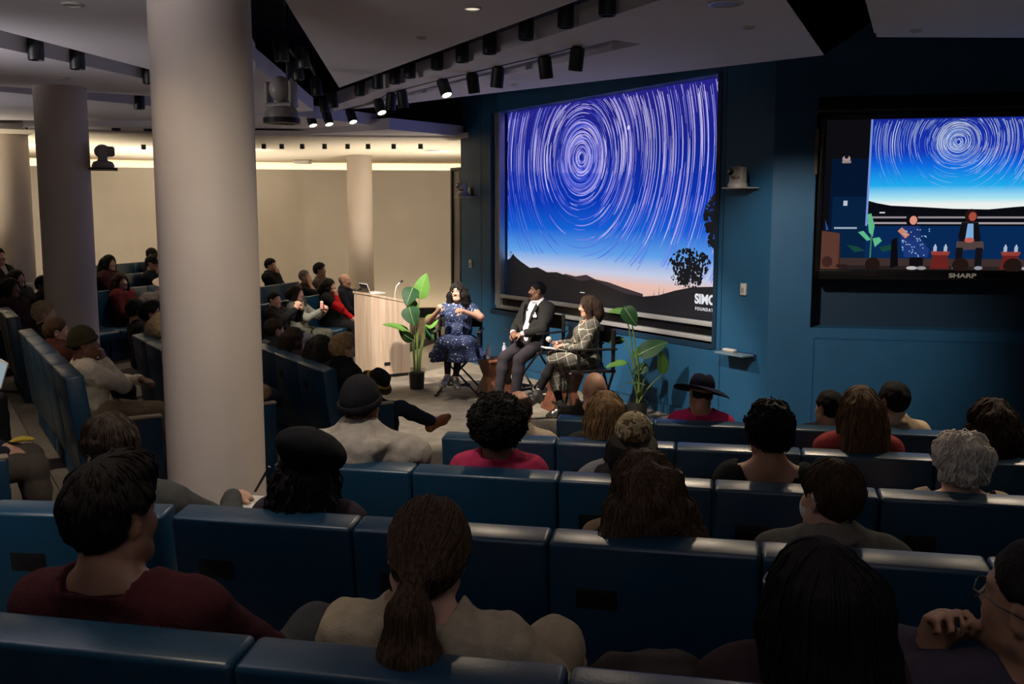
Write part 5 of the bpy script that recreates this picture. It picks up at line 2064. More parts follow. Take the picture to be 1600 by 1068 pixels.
    if S.get('beard'):
        G = Field()
        G.ell(H(0, 0.032, -0.045), (0.0635, 0.064, 0.075), J['Rh'], k=0.03)
        G.ell(H(0, 0.062, -0.092), (0.030, 0.029, 0.026), J['Rh'], k=0.03)
        def postb(X, d):
            q = head_local(J, X)
            d = np.maximum(d + 0.0015 * nz(q, 120), q[:, 2] + 0.032 + 0.25 * (np.abs(q[:, 0]) - 0.06))
            m = np.linalg.norm((q - A3(0, 0.09, -0.060)) / A3(0.026, 0.03, 0.014), axis=1) - 1
            d = np.maximum(d, -m * 0.02)
            return np.maximum(d, -q[:, 1] - 0.0)
        G.post = postb
        v, q = polygonise(G, 0.006)
        mesh_np('beard', v, q, hairmat(*S['beard']), root)
    if S.get('glasses'):
        b = MB()
        col = S['glasses']
        for sd in (-1, 1):
            b.tube([H(sd * 0.034 + 0.024 * math.cos(a), 0.100 - 0.25 * abs(0.024 * math.cos(a) * sd + 0.0), 0.010 + 0.019 * math.sin(a)) for a in [2 * math.pi * i / 16 for i in range(17)]],
                   0.0022, n=5, caps=False)
            b.tube([H(sd * 0.058, 0.094, 0.014), H(sd * 0.082, 0.03, 0.012), H(sd * 0.084, -0.02, 0.006)], 0.002, n=5)
        b.tube([H(-0.011, 0.101, 0.014), H(0, 0.104, 0.017), H(0.011, 0.101, 0.014)], 0.002, n=5)
        b.build('glasses', mat('spectacle_frame', col, 0.3), root)
    if S.get('mask'):
        G = Field()
        G.ell(H(0, 0.034, -0.045), (0.066, 0.068, 0.066), J['Rh'], k=0.03)
        G.ell(H(0, 0.075, -0.045), (0.034, 0.045, 0.045), J['Rh'], k=0.04)
        def postm(X, d):
            q = head_local(J, X)
            return np.maximum(np.maximum(d, q[:, 2] + 0.002), 0.028 - q[:, 1])
        G.post = postm
        v, q = polygonise(G, 0.007)
        o = mesh_np('face_mask', v, q, cloth((0.62, 0.62, 0.64)), root)
        b = MB()
        for sd in (-1, 1):
            b.tube([H(sd * 0.062, 0.035, -0.02), H(sd * 0.088, -0.01, 0.022), H(sd * 0.092, -0.034, 0.0), H(sd * 0.080, -0.01, -0.035), H(sd * 0.060, 0.035, -0.06)], 0.0025, n=5)
        b.build('ear_loop', cloth((0.7, 0.7, 0.72)), o)
    if S.get('earring'):
        for sd in (-1, 1):
            b = MB()
            r = S['earring']
            b.tube([H(sd * 0.086, -0.012 + r * math.sin(a), -0.042 - r + r * math.cos(a)) for a in [2 * math.pi * i / 16 for i in range(17)]], 0.0018, n=5, caps=False)
            b.build('earring', 'earring', root)
    return root, J
M['earring'] = mat('gold_ring', (0.8, 0.62, 0.35), 0.25, 1.0)
J_LAST = []
# ================================================================ WHO SITS WHERE
def sp_for(top, s):
    return max(0.80, min(1.10, ((top - 0.41) / s - 0.32) / 0.545))
def rp(row, t, top, s, label, **k):
    N, zf = ROWS_R[row]
    S = dict(s=s, spine=sp_for(top, s), label=label, h={'A': 0.008, 'B': 0.008, 'C': 0.009, 'D': 0.010, 'E': 0.010}[row], lean=-9, group='audience of the right-hand block')
    S.update(k)
    return person(pr(N + 0.29, t, zf), AZ_R + math.radians(k.get('turn', 0)), S)
def lp(row, d, top, s, label, **k):
    N, zf = ROWS_L[row]
    S = dict(s=s, spine=sp_for(top, s), label=label, h=0.011, lean=-8, group='audience of the left-hand block')
    S.update(k)
    return person(pw(N + 0.29, d, zf), AZ_L + math.radians(k.get('turn', 0)), S)
def mp(row, d, top, s, label, **k):
    N, zf = ROWS_M[row]
    S = dict(s=s, spine=sp_for(top, s), label=label, h=0.0135, hh=0.011, lean=-8, group='audience of the far block')
    S.update(k)
    return person(pm(N + 0.29, d, zf), AZ_M + math.radians(k.get('turn', 0)), S)
SW_ = lambda c, **o: ('sweater', c, 0.016, o)
TS_ = lambda c, **o: ('shirt', c, 0.012, dict(dict(sleeve=0.28, fold=0.003), **o))
JK_ = lambda c, **o: ('jacket', c, 0.026, dict(dict(fold=0.006), **o))
HD_ = lambda c, **o: ('hoodie', c, 0.026, dict(dict(hood=1, fold=0.007), **o))

# ---------------------------------------------------------------- nearest row
rp('A', -1.30, 1.25, 0.98, 'person in a maroon sweater with short black quiffed hair in the nearest row', skin='tan', head=(-14, -2, 0), w=1.12, shoulder=0.195,
   hair=('short', BLACKH, dict(vol=.020, quiff=1, n=420, steps=4, step=.011, r=.0045, namp=.004, low=-.075, ear=-.012)), tops=[SW_((0.040, 0.008, 0.012), neck=(.505, .47), nwide=.012, fold=.004)],
   kneeR=(.5, .3, 1), ankleR=(.36, .34, .40), bottom=('trousers', (0.05, 0.052, 0.055)), wristR=(.26, .36, .60), turn=-4, side=-3)
rp('A', -0.60, 1.21, 0.94, 'person with a long brown ponytail and fuzzy cream sweater in the nearest row', skin='pale', head=(16, -6, 7), w=1.08,
   hair=('pony', ((0.022, 0.012, 0.007), (0.105, 0.062, 0.034)), dict(vol=.012, n=700, steps=11, step=.020, r=.0036, low=-.06, ear=-.01, tx=-.025, namp=.002)),
   tops=[SW_((0.36, 0.30, 0.21), fold=.009, neck=(.53, .50))], bottom=('trousers', (0.34, 0.27, 0.18)), kneeR=(.4, -.1, 1), ankleR=(.24, .36, .62), wristR=(.36, .24, .74), shrugL=(0, 0, .01))
rp('A', 0.20, 1.18, 0.93, 'person with long straight near-black hair and glasses in the nearest row', skin='fair', head=(34, -2, 0), w=1.05,
   hair=('long', BLACKH, dict(vol=.010, len=.42, spread=.085, thick=.05, n=500, steps=20, step=.022, r=.0045, fw=.062)), tops=[SW_((0.030, 0.016, 0.018))], glasses=(0.3, 0.3, 0.32),
   bottom=('trousers', (0.01, 0.01, 0.012)))
r_, Jh = rp('A', 0.60, 1.21, 0.98, 'person with short dark hair resting a cheek on a hand at the right edge', skin='tan', head=(46, 3, -6), w=1.08, shoulder=.19,
   hair=('short', BLACKH, dict(vol=.010, low=-.062, ear=.008, namp=.0025)), beard=BLACKH, tops=[SW_((0.045, 0.038, 0.055), sleeve=.94)],
   wristL=('H', -.065, .175, -.15), poleL=(-.8, .3, -1), handL=((.15, -.2, .95), (.35, -.9, .1), 1.05), bottom=('trousers', (0.012, 0.012, 0.015)), glasses=(0.02, 0.02, 0.02))
# ---------------------------------------------------------------- second row
rp('B', -2.16, 1.21, 0.98, 'person in dark grey writing with a pen behind the maroon sweater', skin='fair', head=(58, -8, -8), turn=6, w=1.1,
   hair=('short', DBROWN, dict(vol=.024, n=300, steps=6, step=.014, r=.004, namp=.006, nsc=45, low=-.07)), tops=[SW_((0.045, 0.045, 0.043))], glasses=(0.3, 0.28, 0.25),
   wristR=(.24, .38, .80), handR=((.4, .85, -.1), (-.3, .2, -1), 1.0), bottom=('trousers', (0.012, 0.012, 0.014)))
rp('B', -1.43, 1.17, 0.91, 'person in a black beret with dark curls beside the big column', skin='brown', head=(10, -4, 3), hat='beret', hatcol=(0.005, 0.005, 0.006),
   hair=('long', BLACKH, dict(vol=.010, len=.22, spread=.10, thick=.035, namp=.007, nsc=40, n=160, steps=14, step=.018, r=.006, curl=.010, freq=2.5, sides=1)),
   tops=[SW_((0.03, 0.02, 0.03), neck=(.50, .47))], bottom=('trousers', (0.01, 0.01, 0.012)))
rp('B', -0.235, 1.16, 0.91, 'person with a wide mass of brown frizzy hair in the second row', skin='fair', head=(20, -4, 0),
   hair=('curlylong', ((0.030, 0.017, 0.011), (0.135, 0.083, 0.055)), dict(vol=.030, len=.27, spread=.235, thick=.12, namp=.011, nsc=30, n=900, steps=12, step=.022, r=.0030, curl=.009, freq=2.2)),
   tops=[SW_((0.22, 0.15, 0.085), collar=1.1)], bottom=('trousers', (0.02, 0.02, 0.025)))
rp('B', 0.36, 1.17, 0.96, 'person with a thinning brown crown and a pale face mask in the second row', skin='fair', head=(38, -2, 2), mask=True, w=1.1,
   hair=('short', ((0.014, 0.008, 0.005), (0.07, 0.042, 0.024)), dict(vol=.016, n=520, steps=5, step=.013, r=.0030, namp=.003, low=-.08, ear=-.005, cx=0.01)), tops=[SW_((0.105, 0.10, 0.085), collar=1.0)],
   bottom=('trousers', (0.02, 0.02, 0.025)))
# ---------------------------------------------------------------- third row
rp('C', -1.65, 1.28, 1.0, 'person in a grey hoodie and black knitted beanie in the third row', skin='brown', head=(-6, -2, 0), w=1.25, shoulder=.21, hat='beanie',
   hair=('short', BLACKH, dict(vol=.006, low=-.08)), tops=[HD_((0.30, 0.265, 0.225))], bottom=('trousers', (0.02, 0.02, 0.025)), lean=-5)
rp('C', -0.98, 1.21, 0.94, 'person with a big round black afro and pink top in the third row', skin='brown', head=(24, 0, 0),
   hair=('afro', BLACKH, dict(vol=.03, namp=.012, nsc=42, n=900, steps=7, step=.010, r=.0040, curl=.010, freq=1.6, rx=.135, ry=.14, rz=.125)), tops=[SW_((0.35, 0.025, 0.075))])
CAMO = mat('camouflage_cloth', (0.3, 0.25, 0.15), 0.85)
nt_ = CAMO.node_tree
tc_ = nt_.nodes.new('ShaderNodeTexCoord'); n_ = nt_.nodes.new('ShaderNodeTexNoise'); r__ = nt_.nodes.new('ShaderNodeValToRGB')
n_.inputs['Scale'].default_value = 42; n_.inputs['Detail'].default_value = 1.5
r__.color_ramp.interpolation = 'CONSTANT'
r__.color_ramp.elements[0].color = (0.09, 0.055, 0.025, 1); r__.color_ramp.elements[1].color = (0.42, 0.33, 0.19, 1); r__.color_ramp.elements[1].position = 0.46
e_ = r__.color_ramp.elements.new(0.56); e_.color = (0.22, 0.19, 0.09, 1)
nt_.links.new(tc_.outputs['Object'], n_.inputs['Vector']); nt_.links.new(n_.outputs['Fac'], r__.inputs[0]); nt_.links.new(r__.outputs[0], nt_.nodes['Principled BSDF'].inputs['Base Color'])
rp('C', -0.38, 1.18, 0.94, 'person in a sand camouflage cap and dark hooded top in the third row', skin='brown', head=(6, 2, 4), hat='cap', hatmat=CAMO, w=1.05,
   hair=('long', BLACKH, dict(vol=.006, len=.12, spread=.08, thick=.03)), tops=[SW_((0.012, 0.012, 0.016), hood=1), ('vest', (0.16, 0.165, 0.17), 0.024, dict(sleeve=.25, hem=-.1, neck=(.40, .36)))])
rp('C', 0.21, 1.24, 0.96, 'person with short black curls, hoop earrings and bare neck in the third row', skin='tan', head=(16, 0, 0), earring=.017,
   hair=('short', BLACKH, dict(vol=.028, namp=.010, nsc=45, n=420, steps=5, step=.010, r=.0042, curl=.008, freq=1.4, low=-.06, ear=.0)), tops=[SW_((0.012, 0.013, 0.012), neck=(.455, .42), nwide=.035)])
rp('C', 0.985, 1.13, 0.92, 'person with wavy white hair in the third row', skin='fair', head=(22, -2, 0),
   hair=('wavy', WHITEH, dict(vol=.036, namp=.013, nsc=30, n=520, steps=7, step=.014, r=.0048, curl=.011, freq=1.1, low=-.075, ear=-.055, ears=0)), tops=[SW_((0.40, 0.29, 0.22), neck=(.46, .42), nwide=.03)])
# ---------------------------------------------------------------- fourth row
rp('D', -1.13, 1.17, 0.95, 'person with a bald brown crown and beige shirt left of the blond waves', skin='tan', head=(18, 4, 0),
   hair=('balding', DBROWN, dict(vol=.008, low=-.08, bz=.10)), tops=[SW_((0.33, 0.27, 0.20), collar=1.0)])
rp('D', -0.64, 1.17, 0.93, 'person with long wavy blond-brown hair in the fourth row', skin='fair', head=(25, -4, 4),
   hair=('long', ((0.06, 0.032, 0.014), (0.24, 0.15, 0.07)), dict(vol=.022, len=.26, spread=.115, thick=.06, namp=.006, nsc=32, n=420, steps=14, step=.02, r=.0045, curl=.006, freq=1.5)), tops=[SW_((0.02, 0.02, 0.022))])
rp('D', 0.73, 1.25, 0.95, 'person with long straight brown hair and a red top in the fourth row', skin='fair', head=(14, -2, 0),
   hair=('long', ((0.030, 0.016, 0.009), (0.17, 0.095, 0.045)), dict(vol=.022, len=.30, spread=.12, thick=.06, n=520, steps=16, step=.02, r=.0042, namp=.004)), tops=[SW_((0.26, 0.035, 0.035), neck=(.50, .47))])
rp('D', 1.37, 1.20, 0.94, 'person with thick dark wavy hair at the right end of the fourth row', skin='fair', head=(24, 0, 6),
   hair=('curlylong', ((0.010, 0.006, 0.005), (0.05, 0.026, 0.018)), dict(vol=.030, len=.20, spread=.12, thick=.06, namp=.008, nsc=34, n=420, steps=10, step=.018, r=.004, curl=.007, freq=1.6)), tops=[SW_((0.02, 0.016, 0.018))])
# ---------------------------------------------------------------- front row
rp('E', -0.84, 1.22, 0.99, 'person with a fully bald shaved head and black top in the front row', skin='fair', head=(10, -2, 0), w=1.1, tops=[SW_((0.008, 0.008, 0.009))])
rp('E', -0.13, 1.21, 0.93, 'person in a wide-brimmed dark blue hat and magenta top in the front row', skin='tan', head=(20, -14, 8), hat='wide', hatcol=(0.012, 0.014, 0.032),
   hair=('short', BLACKH, dict(vol=.006)), tops=[SW_((0.42, 0.022, 0.11))])
rp('E', 0.70, 1.14, 0.93, 'person with short dark hair at the blue wainscot, left of the red top', skin='fair', head=(38, 0, 0), hair=('short', BLACKH, dict(vol=.014, namp=.004)), tops=[SW_((0.012, 0.012, 0.014))])
rp('E', 1.09, 1.21, 0.97, 'person with short black hair and a pale beige shirt in the front row', skin='tan', head=(34, 0, 0), glasses=(0.02, .02, .02),
   hair=('short', BLACKH, dict(vol=.018, namp=.004)), tops=[SW_((0.50, 0.40, 0.28), collar=1.0)])

# ---------------------------------------------------------------- left-hand block
lp('L3', 7.95, 1.19, 0.97, 'person with short blond hair, black jacket and orange boots crossing one leg', skin='fair', head=(8, 0, 0), hair=('short', BLOND, dict(vol=.020, namp=.005, quiff=1, n=200, steps=5, step=.012, r=.004)),
   tops=[JK_((0.010, 0.010, 0.011), collar=1.05)], bottom=('trousers', (0.022, 0.028, 0.038)), shoecol=(0.33, 0.12, 0.035), boot=0.25, ankleR=(-.02, .80, .36), kneeR=(.5, .2, 1), footR=(-.1, .8, .35),
   ankleL=(-.12, .45, .09), h=.010)
lp('L3', 8.50, 1.12, 0.92, 'person with thick black wavy hair seen from behind next to the blond head', skin='fair', head=(6, -4, 0),
   hair=('curlylong', ((0.008, 0.007, 0.006), (0.05, 0.04, 0.035)), dict(vol=.026, len=.18, spread=.11, thick=.05, namp=.007, nsc=36, n=260, steps=9, step=.018, r=.0045, curl=.005)), tops=[JK_((0.012, 0.012, 0.013))])
lp('L3', 9.22, 1.13, 0.92, 'person with long dark hair in profile and a pink scarf in the left block', skin='tan', head=(-6, 0, 0),
   hair=('long', DBROWN, dict(vol=.016, len=.20, spread=.08, thick=.04)), tops=[SW_((0.35, 0.16, 0.18), collar=1.15, cr=.026), ('coat', (0.02, 0.018, 0.02), 0.028, dict(hem=-.1, neck=(.47, .44), nwide=.02))])
lp('L3', 9.82, 1.16, 0.95, 'person with short dark hair, grey scarf and dark jacket half behind the big column', skin='fair', head=(10, 0, 0), hair=('short', DBROWN, dict(vol=.018)),
   tops=[JK_((0.016, 0.017, 0.022), collar=1.2), ('scarf', (0.17, 0.17, 0.18), 0.024, dict(collar=1.15, cr=.03, sleeve=.06, hem=.40))])
lp('L2', 9.58, 1.13, 0.95, 'person with close black hair nearest the big column in the middle left row', skin='brown', head=(0, 0, 0), hair=('short', BLACKH, dict(vol=.018)), tops=[JK_((0.010, 0.010, 0.012))])
lp('L2', 10.18, 1.13, 0.91, 'person with straight blond bobbed hair left of the big column', skin='fair', head=(30, 0, 0), hair=('bob', ((0.20, 0.13, 0.07), (0.55, 0.42, 0.26)), dict(vol=.024, len=.12, spread=.09, thick=.04)),
   tops=[SW_((0.16, 0.15, 0.16), collar=1.2)])
lp('L2', 10.65, 1.21, 0.98, 'person with swept black hair and a lit cheek in profile, middle left row', skin='tan', head=(-4, 4, 0), hair=('short', BLACKH, dict(vol=.020, quiff=1)), tops=[SW_((0.014, 0.014, 0.017))])
lp('L2', 11.45, 1.18, 0.95, 'person with black hair at the far end of the middle left row', skin='tan', head=(12, 0, 0), hair=('short', BLACKH, dict(vol=.024)), tops=[SW_((0.012, 0.012, 0.014))])
_b, JB = lp('L1', 8.15, 1.13, 0.98, 'person in an olive beanie and cream sweater with a hand on the mouth', skin='brown', head=(-8, 0, 0), hat='beanie', hatcol=(0.055, 0.048, 0.022),
   hair=('short', BLACKH, dict(vol=.008)), tops=[SW_((0.58, 0.50, 0.38), fold=.007)], bottom=('trousers', (0.25, 0.19, 0.11)), beard=BLACKH, h=.009,
   wristR=('H', .02, .135, -.14), poleR=(.6, .5, -1), handR=((-.2, -.08, 1), (-.35, -.9, 0), 1.2), wristL=(.06, .34, .74), poleL=(-1, -.2, -.4), handL=((.9, .5, 0), (0, 0, -1), .6),
   ankleR=(.16, .62, .12), ankleL=(-.12, .66, .1), lw=1.08)
lp('L1', 9.30, 1.08, 0.96, 'person in a dark maroon hooded jacket slumped behind the olive beanie', skin='fair', head=(0, 0, 0), hair=('short', BROWN, dict(vol=.014)), tops=[JK_((0.05, 0.014, 0.012), hood=1)], lean=-16)
lp('L1', 10.68, 1.16, 0.96, 'person with swept-back sandy grey hair in profile at the left row end', skin='pale', head=(-6, -2, 0), face=1.08,
   hair=('wavy', ((0.22, 0.155, 0.09), (0.50, 0.38, 0.24)), dict(vol=.022, namp=.005, nsc=36, low=-.09, ear=-.03, front=.085, n=220, steps=8, step=.015, r=.004)), tops=[JK_((0.014, 0.012, 0.012))])
lp('L0', 6.25, 1.20, 0.98, 'person cut by the left edge, only grey-brown trousers in view', skin='fair', hair=('short', DBROWN, {}), tops=[SW_((0.02, 0.022, 0.03))], bottom=('trousers', (0.065, 0.052, 0.042)), lw=1.15)
put_seat(SEATRr, pw(ROWS_L['L0'][0], 6.25, ROWS_L['L0'][1]), AZ_L, 'blue seat outside the left edge under the grey-brown trousers', 'seats of the left-hand block')

# ---------------------------------------------------------------- far block
mp('M1', 13.10, 1.16, 0.93, 'person in a grey turtleneck with a dark bob holding a snack', skin='pale', head=(-4, 0, 0), hair=('bob', DBROWN, dict(vol=.022, len=.05, spread=.08, thick=.03)), h=.011,
   tops=[SW_((0.20, 0.20, 0.17), collar=1.0, cz=.01)], bottom=('trousers', (0.06, 0.06, 0.045)), wristR=(-.02, .36, .86), handR=((-.4, .6, .6), (-.6, -.5, .3), 1.0), wristL=(-.14, .38, .84), handL=((.3, .7, .5), (.5, -.4, .4), 1.0), lean=-3)
mp('M1', 12.50, 1.02, 0.93, 'person in a black jacket holding up a phone beside the grey turtleneck', skin='fair', head=(-10, 0, 0), hair=('short', BLACKH, {}), tops=[JK_((0.010, 0.010, 0.011))],
   wristR=(.12, .34, .95), handR=((-.3, .3, .9), (-.6, -.6, 0), .9), wristL=(-.02, .36, .93), handL=((.2, .3, .9), (.5, -.6, 0), .9))
mp('M1', 14.28, 1.18, 0.94, 'person in a black vest and bright red sleeves, hand at the chin', skin='fair', head=(-2, 6, 0), hair=('bob', BLACKH, dict(vol=.022, len=.10, spread=.08, thick=.04)), h=.011,
   tops=[SW_((0.50, 0.012, 0.016)), ('vest', (0.010, 0.010, 0.011), 0.030, dict(sleeve=.16, neck=(.50, .44)))], bottom=('trousers', (0.012, 0.012, 0.014)),
   wristR=('H', .04, .12, -.175), poleR=(.5, .5, -1), handR=((-.2, 0, 1), (-.4, -.9, 0), 1.1))
mp('M1', 14.85, 1.24, 0.99, 'person with a shaved head and dark navy sweater beside the lectern', skin='pale', head=(4, 0, 0), tops=[SW_((0.010, 0.012, 0.020), collar=1.0)], bottom=('trousers', (0.015, 0.015, 0.02)), h=.011)
mp('M2', 15.55, 1.12, 0.96, 'person with grey hair and an arm raised to the face, far block', skin='fair', head=(0, 8, 0), hair=('short', GREY, dict(vol=.012)), tops=[SW_((0.012, 0.010, 0.012), sleeve=.5)],
   wristR=('H', .085, .11, -.13), poleR=(.6, .6, -1), handR=((-.3, -.2, 1), (-.6, -.7, 0), .9))
mp('M2', 16.15, 1.22, 0.96, 'person with tousled black hair and a dusky pink top against the far wall', skin='fair', head=(6, 4, 0), hair=('short', BLACKH, dict(vol=.030, namp=.007)), tops=[SW_((0.11, 0.075, 0.07))])
mp('M3', 16.2, 1.19, 0.97, 'person in a black jacket, hand over the mouth, right of the big column', skin='fair', head=(0, 0, 0), hair=('short', BLACKH, dict(vol=.022)), tops=[JK_((0.010, 0.010, 0.012))],
   wristR=('H', .03, .13, -.15), poleR=(.5, .5, -1), handR=((-.2, 0, 1), (-.4, -.9, 0), 1.2))
mp('M3', 11.98, 1.17, 0.94, 'person with long dark hair and a deep red coat left of the big column', skin='fair', head=(-26, 0, 0), hair=('long', DBROWN, dict(vol=.02, len=.26, spread=.11, thick=.06)), tops=[JK_((0.10, 0.012, 0.014))], h=.012)
mp('M3', 12.70, 1.02, 0.92, 'person in a pale bucket-shaped cap bending forward left of the big column', skin='fair', head=(-10, -25, 0), hat='wide', hatcol=(0.55, 0.46, 0.38), hair=('short', BLACKH, dict(vol=.006)), tops=[SW_((0.20, 0.13, 0.075))], lean=18)
mp('M3', 10.45, 1.22, 0.95, 'person in dark clothes with black hair below the far column', skin='brown', head=(0, -6, 0), hair=('short', BLACKH, dict(vol=.018)), tops=[JK_((0.012, 0.010, 0.012))])
mp('M3', 9.92, 1.22, 0.95, 'person in dark maroon at the left edge of the middle far row', skin='brown', head=(0, 0, 0), hair=('curlylong', BLACKH, dict(vol=.02, len=.15)), tops=[JK_((0.03, 0.010, 0.012))])
mp('M4', 14.2, 1.21, 0.98, 'person with a beard and dark cap in a navy top before the far wall', skin='fair', head=(6, 0, 0), hat='cap', hatcol=(0.012, 0.012, 0.014), hair=('short', DBROWN, dict(vol=.008)), beard=DBROWN, tops=[SW_((0.014, 0.017, 0.03))],
   wristR=('H', .05, .12, -.18), poleR=(.5, .5, -1), handR=((-.3, 0, 1), (-.4, -.9, 0), 1.1))
mp('M4', 13.15, 1.26, 0.96, 'person with long dark hair and a dark maroon hood beside the second column', skin='fair', head=(-8, 0, 0), hair=('long', BLACKH, dict(vol=.02, len=.2)), tops=[HD_((0.045, 0.012, 0.018))])
mp('M4', 14.85, 1.10, 0.93, 'person with dark hair cut by the left side of the big column', skin='tan', head=(0, 0, 0), hair=('short', BLACKH, dict(vol=.018)), tops=[SW_((0.010, 0.010, 0.012))])
mp('M5', 15.65, 1.18, 0.98, 'person in a dark cap, topmost head before the far wall', skin='brown', head=(4, 0, 0), hat='cap', hatcol=(0.010, 0.009, 0.009), hair=('short', BLACKH, {}), tops=[JK_((0.014, 0.012, 0.014))])
mp('M5', 12.02, 1.30, 1.0, 'person in a black suit with a pale shirt at the upper left edge', skin='fair', head=(-6, 0, 0), hair=('short', BLACKH, dict(vol=.014)), tops=[TS_((0.45, 0.38, 0.33), sleeve=.9), JK_((0.010, 0.010, 0.011), v=.24, neck=(.505, .47))])
mp('M5', 13.18, 1.32, 0.97, 'person in a dark chequered top left of the second column', skin='fair', head=(-4, 0, 0), hair=('bun', BROWN, dict(vol=.016)), tops=[SW_((0.018, 0.018, 0.022))])
for row, d, c, lab, hr in (('M2', 13.6, (0.03, 0.012, 0.014), 'person in dim maroon clothes between the red sleeves and the black jacket', 'short'),
                           ('M4', 11.2, (0.012, 0.012, 0.015), 'person in dim dark clothes in the fourth far row under the far column', 'long')):
    mp(row, d, 1.14, 0.94, lab, skin='tan', hair=(hr, BLACKH, dict(vol=.016, len=.2)), tops=[JK_(c)])

# ================================================================ THE THREE SPEAKERS
def pattern_mat(name, base, kind):
    m = mat(name, base, 0.75)
    nt = m.node_tree
    bs = nt.nodes['Principled BSDF']
    tc = nt.nodes.new('ShaderNodeTexCoord')
    if kind == 'stars':
        prev = None
        for sc_, th, col in ((34, 0.20, (0.40, 0.48, 0.75)), (17, 0.17, (0.55, 0.62, 0.85))):
            v = nt.nodes.new('ShaderNodeTexVoronoi'); v.inputs['Scale'].default_value = sc_
            nt.links.new(tc.outputs['Object'], v.inputs['Vector'])
            l = nt.nodes.new('ShaderNodeMath'); l.operation = 'LESS_THAN'; l.inputs[1].default_value = th
            nt.links.new(v.outputs['Distance'], l.inputs[0])
            mx = nt.nodes.new('ShaderNodeMix'); mx.data_type = 'RGBA'
            nt.links.new(l.outputs[0], mx.inputs[0])
            if prev is None:
                n = nt.nodes.new('ShaderNodeTexNoise'); n.inputs['Scale'].default_value = 9
                nt.links.new(tc.outputs['Object'], n.inputs['Vector'])
                r = nt.nodes.new('ShaderNodeValToRGB')
                r.color_ramp.elements[0].color = (*[c * 0.6 for c in base], 1); r.color_ramp.elements[1].color = (*[c * 1.9 for c in base], 1)
                nt.links.new(n.outputs['Fac'], r.inputs[0]); prev = r.outputs[0]
            nt.links.new(prev, mx.inputs[6]); mx.inputs[7].default_value = (*col, 1)
            prev = mx.outputs[2]
        nt.links.new(prev, bs.inputs['Base Color'])
    else:
        sp = nt.nodes.new('ShaderNodeSeparateXYZ')
        mpn = nt.nodes.new('ShaderNodeMapping'); mpn.inputs['Rotation'].default_value = (0.35, 0.15, 0.3)
        nt.links.new(tc.outputs['Object'], mpn.inputs[0]); nt.links.new(mpn.outputs[0], sp.inputs[0])
        acc = None
        for ax in ('X', 'Y', 'Z'):
            mu = nt.nodes.new('ShaderNodeMath'); mu.operation = 'MULTIPLY'; mu.inputs[1].default_value = 9.5
            fr = nt.nodes.new('ShaderNodeMath'); fr.operation = 'FRACT'
            lt = nt.nodes.new('ShaderNodeMath'); lt.operation = 'LESS_THAN'; lt.inputs[1].default_value = 0.055
            nt.links.new(sp.outputs[ax], mu.inputs[0]); nt.links.new(mu.outputs[0], fr.inputs[0]); nt.links.new(fr.outputs[0], lt.inputs[0])
            if acc is None:
                acc = lt.outputs[0]
            else:
                mxm = nt.nodes.new('ShaderNodeMath'); mxm.operation = 'MAXIMUM'
                nt.links.new(acc, mxm.inputs[0]); nt.links.new(lt.outputs[0], mxm.inputs[1]); acc = mxm.outputs[0]
        n = nt.nodes.new('ShaderNodeTexNoise'); n.inputs['Scale'].default_value = 120
        nt.links.new(tc.outputs['Object'], n.inputs['Vector'])
        r = nt.nodes.new('ShaderNodeValToRGB')
        r.color_ramp.elements[0].position = .4; r.color_ramp.elements[1].position = .6
        r.color_ramp.elements[0].color = (*[c * 0.5 for c in base], 1); r.color_ramp.elements[1].color = (*[c * 1.6 for c in base], 1)
        nt.links.new(n.outputs['Fac'], r.inputs[0])
        mx = nt.nodes.new('ShaderNodeMix'); mx.data_type = 'RGBA'
        nt.links.new(acc, mx.inputs[0]); nt.links.new(r.outputs[0], mx.inputs[6]); mx.inputs[7].default_value = (0.46, 0.42, 0.34, 1)
        nt.links.new(mx.outputs[2], bs.inputs['Base Color'])
    return m
STARS = pattern_mat('navy_star_cloth', (0.010, 0.019, 0.062), 'stars')
PLAID = pattern_mat('grey_plaid_cloth', (0.085, 0.075, 0.058), 'plaid')
SILVER = mat('silver_leather', (0.30, 0.29, 0.275), 0.3, 0.8)

def skirt_mesh(root, F, hem, m, name, h=0.008, amp=0.010, c=(0, .3), nf=11, front=None):
    def post(X, d):
        a = np.arctan2(X[:, 0] - c[0], X[:, 1] - c[1])
        g = np.clip((0.72 - X[:, 2]) / 0.3, 0, 1)
        d = d + amp * g * np.sin(a * nf + 5 * X[:, 2]) + 0.004 * nz(X, 24, 1.0)
        return np.maximum(d, hem + 0.012 * np.sin(a * 5) - X[:, 2])
    F.post = post
    v, q = polygonise(F, h)
    return mesh_np(name, v, q, m, root)

def stage_pos(ch, fwd):
    p, a = ch
    return Vector(p) + Vector((-math.sin(a), math.cos(a), 0)) * fwd
